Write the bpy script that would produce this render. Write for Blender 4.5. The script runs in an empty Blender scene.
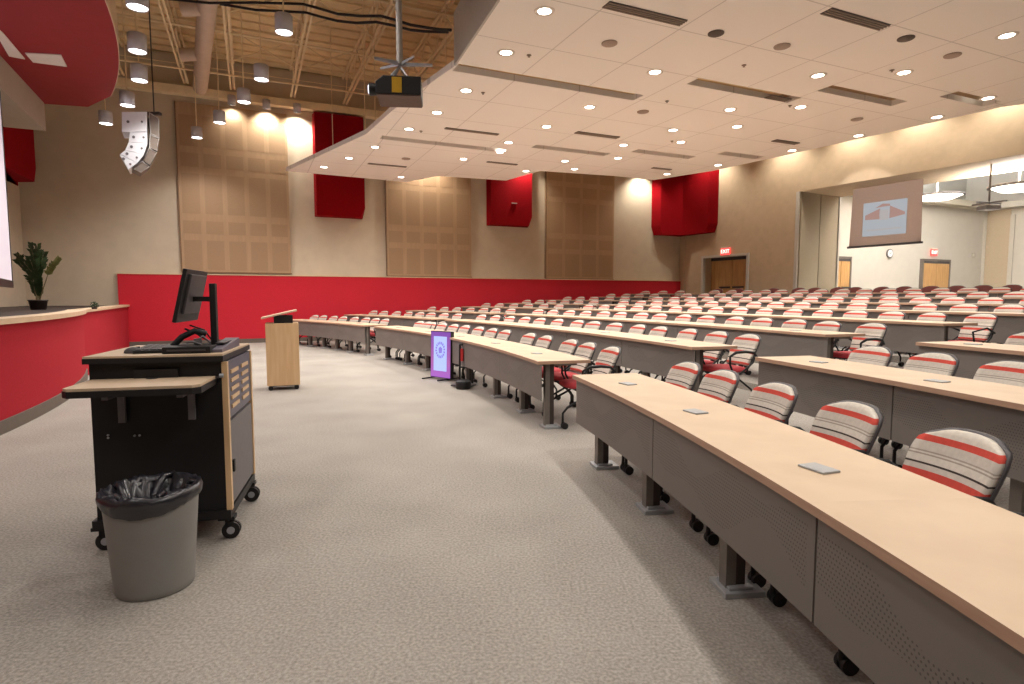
import bpy, math, random
from mathutils import Vector, Matrix
from mathutils.geometry import tessellate_polygon
random.seed(7)
S = bpy.context.scene
COL = S.collection
R_ = math.radians

# ------------------------------------------------------------------ camera
F, PITCH, EYE = 583.6, 0.0780, 1.426
cam_d = bpy.data.cameras.new('camera'); cam = bpy.data.objects.new('camera', cam_d); COL.objects.link(cam)
cam_d.sensor_width = 36; cam_d.lens = F / 1024 * 36; cam_d.clip_start = 0.05; cam_d.clip_end = 200
cam.location = (0, 0, EYE); cam.rotation_euler = (math.pi / 2 - PITCH, 0, 0)
S.camera = cam
# ------------------------------------------------------------------ world, exposure
w = bpy.data.worlds.new('world'); S.world = w; w.use_nodes = True
w.node_tree.nodes['Background'].inputs[0].default_value = (1.0, 0.85, 0.7, 1)
w.node_tree.nodes['Background'].inputs[1].default_value = 0.02
S.view_settings.view_transform = 'Standard'; S.view_settings.look = 'None'
S.view_settings.gamma = 1; S.view_settings.use_curve_mapping = False
S.view_settings.exposure = 0.57
S.cycles.use_denoising = True
S.cycles.max_bounces = 6; S.cycles.diffuse_bounces = 4; S.cycles.glossy_bounces = 2
S.cycles.sample_clamp_indirect = 6
DOWN_W = 114.0       # recessed cans
PEND_W = 165.0       # hanging cylinders
WARM = (1.0, 0.965, 0.91)
COOL = (0.86, 0.88, 1.0)


def spot(name, loc, power, color=WARM, size=150, blend=0.8, rad=0.09, direction=(0, 0, -1), parent=None):
    d = bpy.data.lights.new(name, 'SPOT'); d.energy = power; d.color = color
    d.spot_size = R_(size); d.spot_blend = blend; d.shadow_soft_size = rad
    o = bpy.data.objects.new(name, d); COL.objects.link(o)
    o.location = loc; o.rotation_euler = Vector(direction).to_track_quat('-Z', 'Y').to_euler()
    if parent: o.parent = parent
    return o


def area(name, loc, power, sx, sy, color=WARM, direction=(0, 0, -1)):
    d = bpy.data.lights.new(name, 'AREA'); d.energy = power; d.color = color
    d.shape = 'RECTANGLE'; d.size = sx; d.size_y = sy
    o = bpy.data.objects.new(name, d); COL.objects.link(o)
    o.location = loc; o.rotation_euler = Vector(direction).to_track_quat('-Z', 'Y').to_euler()
    return o


# ------------------------------------------------------------------ surveying helpers
def ray(px, py):
    tx = (px - 512) / F; ty = (342 - py) / F
    return Vector((tx, math.cos(PITCH) + ty * math.sin(PITCH), -math.sin(PITCH) + ty * math.cos(PITCH)))


def at(px, py, z):
    r = ray(px, py); t = (z - EYE) / r.z
    return Vector((r.x * t, r.y * t, z))


def atd(px, py, d):
    r = ray(px, py); t = d / r.y
    return Vector((r.x * t, d, EYE + r.z * t))


class Plane:                       # a vertical plane: origin, heading; s runs along it, w away to its left
    def __init__(s, p, ang):
        s.p = Vector((p[0], p[1])); a = R_(ang); s.a = a
        s.u = Vector((math.cos(a), math.sin(a))); s.n = Vector((-math.sin(a), math.cos(a)))

    def pt(s, k, w=0, z=0):
        q = s.p + s.u * k + s.n * w
        return Vector((q.x, q.y, z))

    def hit(s, px, py, w=0):       # -> (s, z)
        r = ray(px, py); o = s.p + s.n * w
        t = s.n.dot(o) / s.n.dot(Vector((r.x, r.y)))
        q = Vector((r.x * t, r.y * t))
        return (q - s.p).dot(s.u), EYE + r.z * t


K = 1.05
def HZ(z): return EYE + (z - EYE) * K
BW = Plane((-7.535 * K, 17.255 * K), 24)                 # long back wall
S_COR = BW.hit(679, 284)[0]
corner = BW.pt(S_COR)
RW = Plane((corner.x, corner.y), -60)            # right hand wall; w>0 is behind it
CX, CY = -21.43, 0.29                            # centre of the seating arcs


def pol(r, deg, z=0.0):
    return Vector((CX + r * math.cos(R_(deg)), CY + r * math.sin(R_(deg)), z))


def th_ray(px, r):                               # bearing (deg) at which the arc of radius r crosses an image column
    t = (px - 512) / F
    A = 1 + t * t; Bq = 2 * (-t * CX - CY); Cq = CX * CX + CY * CY - r * r
    d = (-Bq + math.sqrt(max(0, Bq * Bq - 4 * A * Cq))) / (2 * A)
    return math.degrees(math.atan2(d - CY, t * d - CX))


# ------------------------------------------------------------------ materials
def mat(name, col, rough=0.6, metal=0.0, noise=0.0, nscale=20, bump=0.0, bscale=200, emit=None, estr=0.0, spec=0.4):
    m = bpy.data.materials.new(name); m.use_nodes = True
    nt = m.node_tree; b = nt.nodes['Principled BSDF']
    b.inputs['Roughness'].default_value = rough; b.inputs['Metallic'].default_value = metal
    b.inputs['Specular IOR Level'].default_value = spec
    c = (*col, 1)
    b.inputs['Base Color'].default_value = c
    if noise or bump:
        tc = nt.nodes.new('ShaderNodeTexCoord')
    if noise:
        n = nt.nodes.new('ShaderNodeTexNoise'); n.inputs['Scale'].default_value = nscale; n.inputs['Detail'].default_value = 3
        nt.links.new(tc.outputs['Object'], n.inputs['Vector'])
        r = nt.nodes.new('ShaderNodeValToRGB')
        r.color_ramp.elements[0].position = 0.3; r.color_ramp.elements[1].position = 0.7
        r.color_ramp.elements[0].color = (*[max(0, x * (1 - noise)) for x in col], 1)
        r.color_ramp.elements[1].color = (*[min(1, x * (1 + noise)) for x in col], 1)
        nt.links.new(n.outputs['Fac'], r.inputs['Fac']); nt.links.new(r.outputs['Color'], b.inputs['Base Color'])
    if bump:
        n2 = nt.nodes.new('ShaderNodeTexNoise'); n2.inputs['Scale'].default_value = bscale
        nt.links.new(tc.outputs['Object'], n2.inputs['Vector'])
        bp = nt.nodes.new('ShaderNodeBump'); bp.inputs['Strength'].default_value = bump; bp.inputs['Distance'].default_value = 0.01
        nt.links.new(n2.outputs['Fac'], bp.inputs['Height']); nt.links.new(bp.outputs['Normal'], b.inputs['Normal'])
    if emit:
        b.inputs['Emission Color'].default_value = (*emit, 1); b.inputs['Emission Strength'].default_value = estr
    return m


def wood(name, c1, c2, rough=0.4, scale=(2, 25, 25)):
    m = mat(name, c1, rough); nt = m.node_tree; b = nt.nodes['Principled BSDF']
    tc = nt.nodes.new('ShaderNodeTexCoord'); mp = nt.nodes.new('ShaderNodeMapping'); mp.inputs['Scale'].default_value = scale
    n = nt.nodes.new('ShaderNodeTexNoise'); n.inputs['Scale'].default_value = 1.5; n.inputs['Detail'].default_value = 5
    r = nt.nodes.new('ShaderNodeValToRGB'); r.color_ramp.elements[0].color = (*c1, 1); r.color_ramp.elements[1].color = (*c2, 1)
    r.color_ramp.elements[0].position = .35; r.color_ramp.elements[1].position = .65
    nt.links.new(tc.outputs['Object'], mp.inputs[0]); nt.links.new(mp.outputs[0], n.inputs['Vector'])
    nt.links.new(n.outputs['Fac'], r.inputs['Fac']); nt.links.new(r.outputs[0], b.inputs['Base Color'])
    return m


def math_node(nt, op, a, b=None, c=None):
    n = nt.nodes.new('ShaderNodeMath'); n.operation = op
    for i, v in enumerate((a, b, c)):
        if v is None: continue
        if isinstance(v, (int, float)): n.inputs[i].default_value = v
        else: nt.links.new(v, n.inputs[i])
    return n.outputs[0]


def mix(nt, fac, a, b):
    n = nt.nodes.new('ShaderNodeMix'); n.data_type = 'RGBA'
    nt.links.new(fac, n.inputs[0])
    for k, v in ((6, a), (7, b)):
        if isinstance(v, tuple): n.inputs[k].default_value = (*v, 1)
        else: nt.links.new(v, n.inputs[k])
    return n.outputs[2]


M = {}
M['carpet'] = mat('carpet', (.40, .355, .30), 0.95, noise=.0, spec=.1)


def carpet_nodes(m):
    nt = m.node_tree; b = nt.nodes['Principled BSDF']; tc = nt.nodes.new('ShaderNodeTexCoord')
    n1 = nt.nodes.new('ShaderNodeTexNoise'); n1.inputs['Scale'].default_value = 70; n1.inputs['Detail'].default_value = 4
    n2 = nt.nodes.new('ShaderNodeTexNoise'); n2.inputs['Scale'].default_value = 1.2
    n3 = nt.nodes.new('ShaderNodeTexNoise'); n3.inputs['Scale'].default_value = 260
    for n in (n1, n2, n3): nt.links.new(tc.outputs['Object'], n.inputs['Vector'])
    r = nt.nodes.new('ShaderNodeValToRGB')
    r.color_ramp.elements[0].position = .3; r.color_ramp.elements[1].position = .7
    r.color_ramp.elements[0].color = (.22, .197, .173, 1); r.color_ramp.elements[1].color = (.465, .425, .378, 1)
    s = math_node(nt, 'MULTIPLY_ADD', n2.outputs['Fac'], .25, math_node(nt, 'MULTIPLY', n1.outputs['Fac'], .75))
    nt.links.new(s, r.inputs['Fac']); nt.links.new(r.outputs[0], b.inputs['Base Color'])
    bp = nt.nodes.new('ShaderNodeBump'); bp.inputs['Strength'].default_value = .5; bp.inputs['Distance'].default_value = .004
    nt.links.new(n3.outputs['Fac'], bp.inputs['Height']); nt.links.new(bp.outputs[0], b.inputs['Normal'])


carpet_nodes(M['carpet'])
M['wall'] = mat('tan_wall_paint', (.59, .495, .375), .8, noise=.04, nscale=3, bump=.1)
M['wall_r'] = mat('warm_tan_wallcovering', (.56, .43, .295), .8, noise=.05, nscale=4, bump=.15)
M['cream'] = mat('cream_paint', (.62, .585, .53), .8, noise=.02, nscale=3)
M['white_ceil'] = mat('white_ceiling', (.8, .79, .76), .8, noise=.02, nscale=2)
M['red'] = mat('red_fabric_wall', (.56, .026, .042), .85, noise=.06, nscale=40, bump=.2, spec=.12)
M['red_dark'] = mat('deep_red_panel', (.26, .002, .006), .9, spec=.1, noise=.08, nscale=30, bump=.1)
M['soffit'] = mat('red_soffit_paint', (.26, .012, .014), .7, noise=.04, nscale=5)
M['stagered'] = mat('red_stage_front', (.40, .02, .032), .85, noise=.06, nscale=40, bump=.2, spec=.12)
M['base'] = mat('rubber_base', (.13, .105, .085), .6, noise=.05)
M['cloud'] = mat('ceiling_tile', (.66, .56, .48), .85)
M['deck'] = mat('roof_deck', (.84, .66, .40), .8, noise=.1, nscale=2)
M['steel'] = mat('painted_steel', (.86, .70, .46), .6, noise=.06, nscale=5)
M['duct'] = mat('duct_paint', (.62, .49, .40), .6, noise=.05, nscale=4)
M['greymetal'] = mat('grey_metal', (.46, .43, .40), .5, .1, noise=.05)
M['cable'] = mat('black_cable', (.012, .010, .010), .6, noise=.1)
M['black'] = mat('black_plastic', (.012, .011, .012), .5, noise=.15, nscale=30)
M['blacklam'] = mat('black_laminate', (.010, .009, .010), .55, noise=.1, nscale=6)
M['dkgrey'] = mat('dark_grey_plastic', (.07, .062, .065), .5, noise=.08)
M['midgrey'] = mat('grey_paint', (.16, .145, .15), .5, noise=.05)
M['legmet'] = mat('leg_metal', (.20, .175, .155), .45, .4, noise=.05)
M['legdark'] = mat('leg_dark_channel', (.055, .040, .035), .5, .2, noise=.05)  # darker rear half of the two-tone table leg
M['foot'] = mat('foot_plate', (.40, .41, .42), .4, .4, noise=.05)
M['lightmetal'] = mat('aluminium', (.42, .43, .47), .4, .4, noise=.05)
M['maple'] = wood('maple_laminate', (.59, .435, .295), (.64, .48, .33), .45, (3, 3, 3))
M['edge'] = wood('table_edge_band', (.46, .28, .19), (.52, .33, .225), .5, (2, 2, 30))
M['mapled'] = wood('maple_veneer', (.66, .43, .23), (.73, .50, .28), .4, (14, 14, 1.2))
M['oak'] = wood('oak_door', (.50, .28, .11), (.62, .37, .16), .4, (12, 12, 1))
M['panelwood'] = wood('acoustic_wood', (.41, .265, .155), (.45, .295, .175), .5, (10, 10, 1))
M['panelfield'] = mat('perforated_field', (.37, .235, .135), .6, noise=.06, nscale=60)
M['panelbase'] = mat('panel_frame', (.22, .13, .07), .6, noise=.1)
M['trimwhite'] = mat('pale_trim', (.55, .52, .47), .5, noise=.03)
M['cap'] = wood('stage_nosing', (.60, .44, .29), (.66, .50, .34), .5, (3, 3, 3))
M['stagefloor'] = mat('stage_floor', (.035, .022, .018), .6, noise=.2, nscale=8)
M['can'] = mat('light_can_paint', (.52, .50, .55), .5, noise=.03)
M['lens'] = mat('lamp_lens', (.9, .9, .85), .5, emit=(1, .90, .76), estr=9)
M['lensw'] = mat('pendant_lens', (.9, .9, .85), .5, emit=(1, .97, .95), estr=7)
M['ringtrim'] = mat('white_trim_ring', (.75, .68, .6), .5, noise=.02)
M['grille'] = mat('speaker_grille', (.38, .29, .235), .7, noise=.2, nscale=120)
M['grille2'] = mat('dark_speaker_grille', (.12, .09, .075), .7, noise=.2, nscale=120)
M['slat'] = mat('vent_slat', (.27, .205, .16), .5, noise=.05)
M['whitebox'] = mat('white_enclosure', (.86, .88, .92), .5, noise=.02)
M['grill'] = mat('grey_speaker_front', (.22, .18, .15), .6, noise=.15, nscale=60)
M['bin'] = mat('grey_bin_plastic', (.25, .24, .225), .45, noise=.05, nscale=6)
M['bag'] = mat('black_bin_liner', (.022, .020, .026), .28, noise=.3, nscale=8, spec=.7)
M['yellow'] = mat('yellow_label', (.62, .36, .01), .5, noise=.05)
M['glassy'] = mat('projector_lens', (.2, .2, .25), .1, emit=(.75, .8, 1), estr=1.5)
M['chairred'] = mat('red_seat_fabric', (.50, .045, .055), .8, noise=.12, nscale=60, bump=.2)
M['darkred'] = mat('maroon_fabric', (.17, .045, .04), .8, noise=.12, nscale=60)
M['leaf'] = mat('palm_leaf', (.035, .06, .02), .5, noise=.4, nscale=9)
M['leaf2'] = mat('pale_palm_leaf', (.17, .17, .05), .5, noise=.3, nscale=9)
M['stem'] = mat('palm_stem', (.17, .13, .06), .6, noise=.2)
M['pot'] = mat('dark_pot', (.045, .028, .024), .5, noise=.2)
M['exitred'] = mat('exit_red', (.7, .03, .03), .5, emit=(1, .08, .07), estr=1.1)
M['exitwhite'] = mat('exit_housing', (.8, .7, .6), .5, noise=.02)
M['exitletters'] = mat('exit_letters', (1, .8, .75), .5, emit=(1, .75, .65), estr=1.5)
M['screen'] = mat('screen_fabric', (.62, .60, .66), .7, emit=(.80, .66, .82), estr=.20)
M['scrb'] = mat('projection_fabric', (.50, .38, .31), .8, noise=.02)
M['beam'] = mat('glow_dish', (.9, .88, .8), .5, emit=(1, .93, .8), estr=3)


def panel_perf(name, c_base, c_hole):
    m = mat(name, c_base, .55, .15); nt = m.node_tree; b = nt.nodes['Principled BSDF']
    uv = nt.nodes.new('ShaderNodeUVMap'); uv.uv_map = 'uv'
    sp = nt.nodes.new('ShaderNodeSeparateXYZ'); nt.links.new(uv.outputs[0], sp.inputs[0])
    u, v = sp.outputs[0], sp.outputs[1]
    pitch = .0165
    row = math_node(nt, 'FLOOR', math_node(nt, 'DIVIDE', v, pitch))
    sh = math_node(nt, 'MULTIPLY', math_node(nt, 'MODULO', row, 2), .5)
    fu = math_node(nt, 'SUBTRACT', math_node(nt, 'FRACT', math_node(nt, 'ADD', math_node(nt, 'DIVIDE', u, pitch), sh)), .5)
    fv = math_node(nt, 'SUBTRACT', math_node(nt, 'FRACT', math_node(nt, 'DIVIDE', v, pitch)), .5)
    d = math_node(nt, 'SQRT', math_node(nt, 'ADD', math_node(nt, 'MULTIPLY', fu, fu), math_node(nt, 'MULTIPLY', fv, fv)))
    hole = math_node(nt, 'LESS_THAN', d, .22)
    # wavy band of holes: |v - centre(u)| < width(u)
    cen = math_node(nt, 'MULTIPLY_ADD', math_node(nt, 'SINE', math_node(nt, 'MULTIPLY', u, 5.2)), .055, .21)
    wid = math_node(nt, 'MULTIPLY_ADD', math_node(nt, 'COSINE', math_node(nt, 'MULTIPLY', u, 9.0)), .05, .085)
    dist = math_node(nt, 'ABSOLUTE', math_node(nt, 'SUBTRACT', v, cen))
    band = math_node(nt, 'LESS_THAN', dist, wid)
    inner = math_node(nt, 'LESS_THAN', v, .335); inner2 = math_node(nt, 'GREATER_THAN', v, .03)
    inu = math_node(nt, 'GREATER_THAN', u, .05)
    inu2 = math_node(nt, 'LESS_THAN', u, 1.58)
    f = math_node(nt, 'MULTIPLY', hole, math_node(nt, 'MULTIPLY', band, math_node(nt, 'MULTIPLY', math_node(nt, 'MULTIPLY', inner, inner2), math_node(nt, 'MULTIPLY', inu, inu2))))
    nt.links.new(mix(nt, f, c_base, c_hole), b.inputs['Base Color'])
    return m


M['modesty'] = panel_perf('perforated_steel_panel', (.205, .180, .163), (.105, .09, .08))


def fabric_stripes():
    m = mat('striped_chair_fabric', (.55, .5, .44), .85, spec=.15); nt = m.node_tree; b = nt.nodes['Principled BSDF']
    tc = nt.nodes.new('ShaderNodeTexCoord'); sp = nt.nodes.new('ShaderNodeSeparateXYZ'); nt.links.new(tc.outputs['Object'], sp.inputs[0])
    t = math_node(nt, 'DIVIDE', math_node(nt, 'SUBTRACT', sp.outputs[2], .46), .42)
    r = nt.nodes.new('ShaderNodeValToRGB'); cr = r.color_ramp; cr.interpolation = 'CONSTANT'
    L = (.62, .565, .49); G = (.36, .31, .26); D = (.06, .045, .04); Rd = (.56, .075, .055); L2 = (.55, .495, .43)
    st = [(0, L2), (.10, Rd), (.15, L), (.24, D), (.265, L), (.40, Rd), (.475, L2), (.53, D), (.55, L), (.62, G), (.635, L), (.65, G), (.665, L2), (.76, Rd), (.825, L)]
    while len(cr.elements) > 1: cr.elements.remove(cr.elements[-1])
    cr.elements[0].position = 0; cr.elements[0].color = (*st[0][1], 1)
    for p, c in st[1:]:
        e = cr.elements.new(p); e.color = (*c, 1)
    nt.links.new(t, r.inputs['Fac'])
    n = nt.nodes.new('ShaderNodeTexNoise'); n.inputs['Scale'].default_value = 45; nt.links.new(tc.outputs['Object'], n.inputs['Vector'])
    hs = nt.nodes.new('ShaderNodeHueSaturation'); nt.links.new(math_node(nt, 'MULTIPLY_ADD', n.outputs['Fac'], .35, .83), hs.inputs['Value'])
    nt.links.new(r.outputs[0], hs.inputs['Color']); nt.links.new(hs.outputs[0], b.inputs['Base Color'])
    return m


M['stripes'] = fabric_stripes()


def cloud_nodes(m, u0, v0):
    nt = m.node_tree; b = nt.nodes['Principled BSDF']; tc = nt.nodes.new('ShaderNodeTexCoord')
    sp = nt.nodes.new('ShaderNodeSeparateXYZ'); nt.links.new(tc.outputs['Object'], sp.inputs[0])
    fs = []
    for k, o in ((0, u0), (1, v0)):
        q = math_node(nt, 'FRACT', math_node(nt, 'DIVIDE', math_node(nt, 'SUBTRACT', sp.outputs[k], o - 122), 1.22))
        e = math_node(nt, 'ABSOLUTE', math_node(nt, 'SUBTRACT', q, .5))
        fs.append(math_node(nt, 'GREATER_THAN', e, .4925))
    f = math_node(nt, 'MAXIMUM', fs[0], fs[1])
    nt.links.new(mix(nt, f, (.90, .845, .79), (.66, .60, .55)), b.inputs['Base Color'])


# ------------------------------------------------------------------ mesh builder
class MB:
    def __init__(s): s.v = []; s.f = []; s.m = []; s.sm = []; s.uv = {}

    def add(s, vs, fs, mi=0, smooth=False):
        o = len(s.v); s.v += [tuple(v) for v in vs]
        for f in fs: s.f.append([i + o for i in f]); s.m.append(mi); s.sm.append(smooth)
        return o

    def box(s, c, size, rot=0, mi=0, T=None):
        hx, hy, hz = size[0] / 2, size[1] / 2, size[2] / 2
        ca, sa = math.cos(rot), math.sin(rot); vs = []
        for x, y, z in ((-hx, -hy, -hz), (hx, -hy, -hz), (hx, hy, -hz), (-hx, hy, -hz), (-hx, -hy, hz), (hx, -hy, hz), (hx, hy, hz), (-hx, hy, hz)):
            p = Vector((x, y, z))
            if T is not None: p = T @ p
            else: p = Vector((x * ca - y * sa, x * sa + y * ca, z))
            vs.append((c[0] + p.x, c[1] + p.y, c[2] + p.z))
        s.add(vs, [(0, 3, 2, 1), (4, 5, 6, 7), (0, 1, 5, 4), (1, 2, 6, 5), (2, 3, 7, 6), (3, 0, 4, 7)], mi)

    def prism(s, poly, z0, z1, mi=0, mt=None, mb=None):
        if sum(poly[i][0] * poly[(i + 1) % len(poly)][1] - poly[(i + 1) % len(poly)][0] * poly[i][1] for i in range(len(poly))) < 0:
            poly = poly[::-1]
        n = len(poly); vs = [(p[0], p[1], z0) for p in poly] + [(p[0], p[1], z1) for p in poly]
        s.add(vs, [(i, (i + 1) % n, n + (i + 1) % n, n + i) for i in range(n)], mi)
        s.add(vs, [tuple(range(n, 2 * n))], mi if mt is None else mt)
        s.add(vs, [tuple(range(n - 1, -1, -1))], mi if mb is None else mb)

    def prism3(s, pts, off, mi=0):               # planar polygon swept by a vector
        n = len(pts); vs = [Vector(p) for p in pts] + [Vector(p) + Vector(off) for p in pts]
        s.add(vs, [(i, (i + 1) % n, n + (i + 1) % n, n + i) for i in range(n)] + [tuple(range(n, 2 * n)), tuple(range(n - 1, -1, -1))], mi)

    def tube(s, pts, r, n=8, mi=0, caps=True, smooth=True):
        pts = [Vector(p) for p in pts]; rings = []; up = None
        for i, p in enumerate(pts):
            if i == 0: d = pts[1] - p
            elif i == len(pts) - 1: d = p - pts[-2]
            else: d = (pts[i + 1] - p).normalized() + (p - pts[i - 1]).normalized()
            d = d.normalized()
            if up is None: up = Vector((0, 0, 1)) if abs(d.z) < .9 else Vector((1, 0, 0))
            a = d.cross(up).normalized(); b = a.cross(d).normalized(); up = b
            rr = r[i] if isinstance(r, (list, tuple)) else r
            rings.append([p + a * rr * math.cos(2 * math.pi * k / n) + b * rr * math.sin(2 * math.pi * k / n) for k in range(n)])
        vs = [v for rg in rings for v in rg]; fs = []
        for i in range(len(rings) - 1):
            for k in range(n):
                fs.append((i * n + k, i * n + (k + 1) % n, (i + 1) * n + (k + 1) % n, (i + 1) * n + k))
        s.add(vs, fs, mi, smooth)
        if caps:
            s.add(rings[0], [tuple(range(n - 1, -1, -1))], mi); s.add(rings[-1], [tuple(range(n))], mi)

    def lathe(s, c, prof, n=24, mi=0, smooth=True, fn=None):
        vs = []
        for j, (r, z) in enumerate(prof):
            for k in range(n):
                a = 2 * math.pi * k / n; rr, zz = (r, z) if fn is None else fn(r, z, a, j)
                vs.append((c[0] + rr * math.cos(a), c[1] + rr * math.sin(a), c[2] + zz))
        fs = [(i * n + k, i * n + (k + 1) % n, (i + 1) * n + (k + 1) % n, (i + 1) * n + k) for i in range(len(prof) - 1) for k in range(n)]
        s.add(vs, fs, mi, smooth)

    def disc(s, c, r, n=24, mi=0, down=False):
        vs = [(c[0] + r * math.cos(2 * math.pi * k / n), c[1] + r * math.sin(2 * math.pi * k / n), c[2]) for k in range(n)]
        s.add(vs, [tuple(range(n))[::-1] if down else tuple(range(n))], mi)

    def arc(s, r0, r1, a0, a1, z0, z1, n, mi=0, mt=None, org=None, rot=0):
        """solid arc segment about the seating centre, degrees; in world unless org (local frame) is given"""
        P0 = []; P1 = []
        for i in range(n + 1):
            a = a0 + (a1 - a0) * i / n
            P0.append(pol(r0, a)); P1.append(pol(r1, a))
        if org is not None:
            P0 = [org(p) for p in P0]; P1 = [org(p) for p in P1]
        k = n + 1
        vs = [(p.x, p.y, z) for z in (z0, z1) for L in (P0, P1) for p in L]
        a, b, c, d = 0, k, 2 * k, 3 * k
        side = []; top = []; bot = []
        for i in range(n):
            side += [(a + i + 1, a + i, c + i, c + i + 1), (b + i, b + i + 1, d + i + 1, d + i)]
            top.append((c + i, d + i, d + i + 1, c + i + 1)); bot.append((a + i, a + i + 1, b + i + 1, b + i))
        side += [(a, b, d, c), (b + n, a + n, c + n, d + n)]
        s.add(vs, side + bot, mi); s.add(vs, top, mi if mt is None else mt)

    def build(s, name, mats, parent=None, bevel=0, loc=None, rotz=None):
        me = bpy.data.meshes.new(name); me.from_pydata(s.v, [], s.f)
        if not isinstance(mats, (list, tuple)): mats = [mats]
        for m in mats: me.materials.append(m)
        me.polygons.foreach_set('material_index', s.m); me.polygons.foreach_set('use_smooth', s.sm)
        me.validate(); me.update()
        o = bpy.data.objects.new(name, me); COL.objects.link(o)
        if parent: o.parent = parent
        if loc is not None: o.location = loc
        if rotz is not None: o.rotation_euler = (0, 0, rotz)
        if bevel:
            b = o.modifiers.new('b', 'BEVEL'); b.width = bevel; b.segments = 2; b.limit_method = 'ANGLE'
        return o


def tag(o, label=None, cat=None, group=None, kind=None):
    if label: o['label'] = label
    if cat: o['category'] = cat
    if group: o['group'] = group
    if kind: o['kind'] = kind
    return o


def thing(name, label, cat, loc=(0, 0, 0), rotz=0, group=None):
    o = bpy.data.objects.new(name, None); COL.objects.link(o); o.empty_display_size = .1
    o.location = loc; o.rotation_euler = (0, 0, rotz)
    return tag(o, label, cat, group)


def struct(name, mb, mats, label=None):
    o = mb.build(name, mats); o['kind'] = 'structure'
    if label: o['label'] = label
    return o


ORD = ['first', 'second', 'third', 'fourth', 'fifth', 'sixth', 'seventh', 'eighth', 'ninth', 'tenth', 'eleventh', 'twelfth', 'thirteenth',
       'fourteenth', 'fifteenth', 'sixteenth', 'seventeenth', 'eighteenth', 'nineteenth', 'twentieth', 'twenty-first', 'twenty-second',
       'twenty-third', 'twenty-fourth', 'twenty-fifth', 'twenty-sixth', 'twenty-seventh', 'twenty-eighth', 'twenty-ninth', 'thirtieth']

# ================================================================== SETTING
DECK_Z = 8.4
RISE = .112
RAD = [22.48, 24.32, 26.16, 28.0, 29.5, 31.0, 32.5, 34.0]
TOPZ = RISE * 7

floor = MB()
floor.box((2, 8, -.1), (70, 60, .2))
struct('floor', floor, M['carpet'])
tiers = MB()
for i in range(1, 8):
    tiers.arc(RAD[i] - .22, RAD[i] + (1.64 if i < 4 else 1.30), -22, 58, .0, RISE * i, 60)
tiers.arc(RAD[7] + 1.2, 38.4, -22, 58, 0, TOPZ, 60)
struct('floor_tiers', tiers, M['carpet'])

# back wall
S_L = BW.hit(20, 200)[0]
cl = BW.pt(S_L)
b = MB()
b.prism3([BW.pt(S_L, 0, 0), BW.pt(S_COR + .3, 0, 0), BW.pt(S_COR + .3, 0, DECK_Z), BW.pt(S_L, 0, DECK_Z)], BW.n.to_3d() * .3)
struct('wall_back', b, M['wall'])
LW = Plane((cl.x, cl.y), -66)                     # stage side wall, room lies at w>0
b = MB()
b.prism3([LW.pt(-.3, 0, 0), LW.pt(24, 0, 0), LW.pt(24, 0, DECK_Z), LW.pt(-.3, 0, DECK_Z)], LW.n.to_3d() * -.3)
struct('wall_stage_side', b, M['wall'])
# right wall with doorway and wide opening
sd0 = RW.hit(704, 256.5)[0]; sd1 = RW.hit(748, 256)[0]; so = RW.hit(799.5, 191)[0]
DOOR_TOP = TOPZ + 2.18; OPEN_TOP = HZ(4.80); THK = 2.28
b = MB()
def rw_box(mb, s0, s1, z0, z1, w0=0.0, w1=.6, mi=0):
    mb.prism([RW.pt(s0, w0), RW.pt(s1, w0), RW.pt(s1, w1), RW.pt(s0, w1)], z0, z1, mi)
rw_box(b, -.3, sd0, 0, DECK_Z, 0, .9); rw_box(b, sd1, so, 0, DECK_Z, 0, THK); rw_box(b, sd0, sd1, DOOR_TOP, DECK_Z, 0, .9)
rw_box(b, so, 19, OPEN_TOP, DECK_Z, 0, THK); rw_box(b, 19, 34, 0, DECK_Z, 0, THK)
rw_box(b, sd0 - .3, sd1 + .2, 0, DECK_Z, .9, 1.0)
struct('wall_right', b, M['wall_r'])
b = MB()                                          # folded partition stack in the jamb, with a seam
rw_box(b, so, so + .05, TOPZ, OPEN_TOP, .06, 1.12); rw_box(b, so, so + .05, TOPZ, OPEN_TOP, 1.16, THK - .08)
tag(struct('trim_1', b, mat('partition_panel', (.40, .33, .235), .8, noise=.03)), 'tan folding partition stacked in the opening')
b = MB()
rw_box(b, so - .10, so + .01, TOPZ, OPEN_TOP, -.02, .04); rw_box(b, so - .02, so + .08, TOPZ, OPEN_TOP, THK - .06, THK + .03)
struct('trim_2', b, M['trimwhite'])
# rear and side shell behind the camera
b = MB(); b.box((2, -9.2, DECK_Z / 2), (60, .3, DECK_Z)); struct('wall_rear', b, M['wall'])
b = MB(); b.box((1, 6, DECK_Z + .1), (62, 52, .2)); struct('ceiling', b, M['deck'])
b = MB()                                          # ribs of the steel deck, running along the wall direction
for k in range(40):
    v = -19 + k * .5
    b.prism([BW.pt(-6, v), BW.pt(16, v), BW.pt(16, v + .12), BW.pt(-6, v + .12)], DECK_Z - .05, DECK_Z)
struct('ceiling_ribs', b, M['deck'])
# chase strip in the far corner
b = MB(); b.prism([BW.pt(S_COR - .02, -.02), BW.pt(S_COR - .02, -.32), BW.pt(S_COR + .5, -.32), BW.pt(S_COR + .5, 0)], 0, DECK_Z)
struct('trim_3', b, M['wall_r'])
# beam along the wall head
zb = HZ(6.92)
b = MB(); b.prism3([BW.pt(S_L, -.30, zb), BW.pt(S_COR, -.30, zb), BW.pt(S_COR, -.30, zb + .22), BW.pt(S_L, -.30, zb + .22)], BW.n.to_3d() * .28)
struct('beam', b, M['steel'])

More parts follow.
